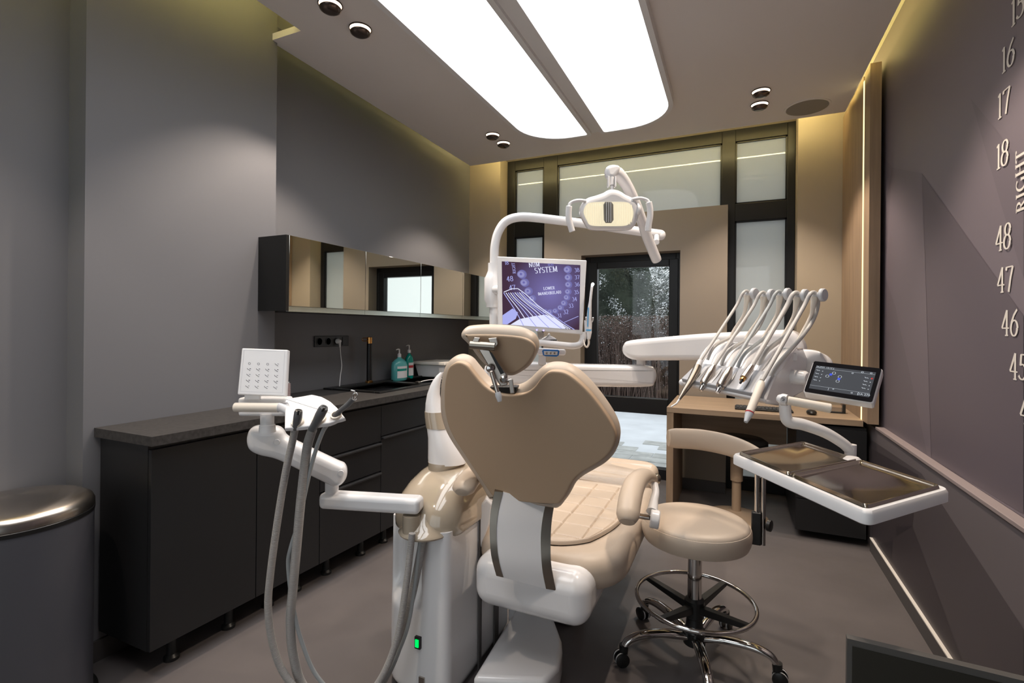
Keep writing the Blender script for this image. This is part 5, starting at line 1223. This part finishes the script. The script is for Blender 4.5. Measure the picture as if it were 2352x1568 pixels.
# ================================================================== STOOLS
sc0 = V3((-.138, 2.095, 0))
ns = thing('dentist_stool', 'beige round-seat stool with chrome foot ring and wrap-around back bar', 'stool', sc0)
sh_ = .555
MB().lathe(sc0, [(.001, sh_-.088), (.175, sh_-.088), (.196, sh_-.080), (.203, sh_-.062), (.206, sh_-.040), (.205, sh_-.020), (.201, sh_-.012), (.1985, sh_-.0115), (.196, sh_-.006), (.186, sh_+.0), (.16, sh_+.003), (.001, sh_+.005)], n=72).obj('seat', 'beige', ns)
MB().lathe(sc0, [(.11, sh_-.098), (.12, sh_-.089)], n=30).obj('seat_plate', 'blackp', ns)
MB().cyl(sc0+UP*.10, sc0+UP*.485, .0165).obj('gas_piston', 'chrome', ns)
MB().lathe(sc0, [(.0165, .46), (.030, .458), (.030, .448), (.027, .446)], n=30).obj('collar', 'blackp', ns)
MB().lathe(sc0, [(.0265, .20), (.0265, .446)], n=30).obj('chrome_sleeve', 'chrome', ns)
MB().lathe(sc0, [(.03, .165), (.036, .17), (.038, .235), (.028, .245)], n=30).obj('ring_hub', 'blackp', ns)
fr_ = .222; rz = .235
pts = [sc0+V3((fr_*math.cos(2*PI*k/80), fr_*math.sin(2*PI*k/80), rz)) for k in range(80)]
MB().tube(pts, .0085, 12, loop=True).obj('foot_ring', 'chrome', ns)
for a in (152, 62, 332, 242):
    d = V3((math.cos(math.radians(a)), math.sin(math.radians(a)), 0)); s_ = V3((-d.y, d.x, 0))
    MB().hexa([sc0+d*.03-s_*.016+UP*.19, sc0+d*.222-s_*.012+UP*.222, sc0+d*.222+s_*.012+UP*.222, sc0+d*.03+s_*.016+UP*.19], [sc0+d*.03-s_*.016+UP*.22, sc0+d*.228-s_*.012+UP*.240, sc0+d*.228+s_*.012+UP*.240, sc0+d*.03+s_*.016+UP*.22]).obj('spoke', 'blackp', ns, bevel=.003)
MB().lathe(sc0, [(.03, .060), (.042, .064), (.044, .115), (.034, .125), (.03, .165)], n=30).obj('base_hub', 'blackp', ns)
for k in range(5):
    a = math.radians(212+72*k); d = V3((math.cos(a), math.sin(a), 0)); s_ = V3((-d.y, d.x, 0))
    P = [sc0+d*.035+UP*.092, sc0+d*.11+UP*.108, sc0+d*.20+UP*.112, sc0+d*.265+UP*.098, sc0+d*.290+UP*.070]
    lg = MB().tube(crom(P, 6), [.020, .021, .020, .018, .016], 18, asp=.75).obj('leg', 'chrome', ns)
    MB().cyl(sc0+d*.292+UP*.04, sc0+d*.290+UP*.078, .016, .018, n=20).obj('caster_stem', 'blackp', lg)
    w_ = d.cross(UP)
    for q in (-1, 1):
        c = sc0+d*.300+UP*.0265+s_*q*.014
        MB().lathe(c-s_*q*.006, [(.001, 0), (.0265, 0), (.0265, .012), (.021, .015), (.001, .016)], ax=s_*q, n=26).obj('caster_wheel', 'blackp', lg)
        MB().lathe(c-s_*q*.002, [(.0268, -.003), (.0268, .003)], ax=s_*q, n=26).obj('caster_tyre', 'greyp', lg)
# back rest on chrome rods
rb_ = at(1745, 1245, 1.92)
for du in (-.011, .011):
    MB().tube([V3((rb_.x+du, rb_.y, .475)), V3((rb_.x+du, rb_.y, .795))], .009, 16).obj('back_rod', 'chrome', ns)
MB().box(rb_.x-.03, rb_.x+.004, rb_.y-.016, rb_.y+.010, .475, .60).obj('rod_clamp', 'blackp', ns, bevel=.004)
MB().tube(crom([V3((rb_.x-.015, rb_.y, .49)), V3((rb_.x-.05, rb_.y+.01, .465)), V3((sc0.x+.12, sc0.y-.02, .472))], 5), .010, 12).obj('clamp_arm', 'blackp', ns)
MB().lathe(V3((rb_.x+.018, rb_.y, .555)), [(.006, 0), (.006, .008), (.022, .010), (.022, .022), (.016, .024)], ax=(.9, -.4, 0), n=12).obj('clamp_knob', 'blackp', ns)
MB().hexa([V3((rb_.x-.025, rb_.y-.02, .78)), V3((rb_.x+.035, rb_.y-.02, .78)), V3((rb_.x+.035, rb_.y+.02, .78)), V3((rb_.x-.025, rb_.y+.02, .78))], [V3((rb_.x-.05, rb_.y-.03, .83)), V3((rb_.x+.045, rb_.y-.03, .83)), V3((rb_.x+.045, rb_.y+.03, .83)), V3((rb_.x-.05, rb_.y+.03, .83))]).obj('bar_bracket', 'beiged', ns, bevel=.006)
P = [at(1531, 1006, 2.30), at(1545, 1006, 2.30), at(1600, 1008, 2.29), at(1655, 1017, 2.26), at(1700, 1032, 2.20), at(1735, 1052, 2.10), at(1752, 1072, 2.0), at(1757, 1088, 1.93)]
P = [at(1534, 1006, 2.22), at(1552, 1006, 2.22), at(1605, 1009, 2.19), at(1660, 1019, 2.14), at(1705, 1034, 2.07), at(1740, 1052, 1.99), at(1757, 1068, 1.93)]
MB().tube(crom(P, 7), [.036, .045, .046, .046, .045, .042, .034], 24, asp=.55, side=UP).obj('back_bar', 'beige', ns, sub=1)
fc_ = V3((.015, 3.36, 0))
fc_ = onZ(1691, 1188, 0.0)
fc_ = V3((fc_.x, min(fc_.y, 3.79), 0))
f2 = thing('saddle_stool', 'stool with a black round seat and beige disc base under the desk', 'stool', fc_)
MB().lathe(fc_, [(.001, 0), (.205, 0), (.212, .006), (.205, .014), (.12, .035), (.05, .05), (.030, .055)], n=60).obj('disc_base', 'beiged', f2)
MB().lathe(fc_, [(.030, .05), (.030, .26), (.040, .262), (.042, .48)], n=30).obj('column', 'beiged', f2)
MB().lathe(fc_, [(.06, .48), (.17, .49), (.195, .515), (.195, .54), (.17, .558), (.001, .565)], n=48).obj('seat', 'blackp', f2)
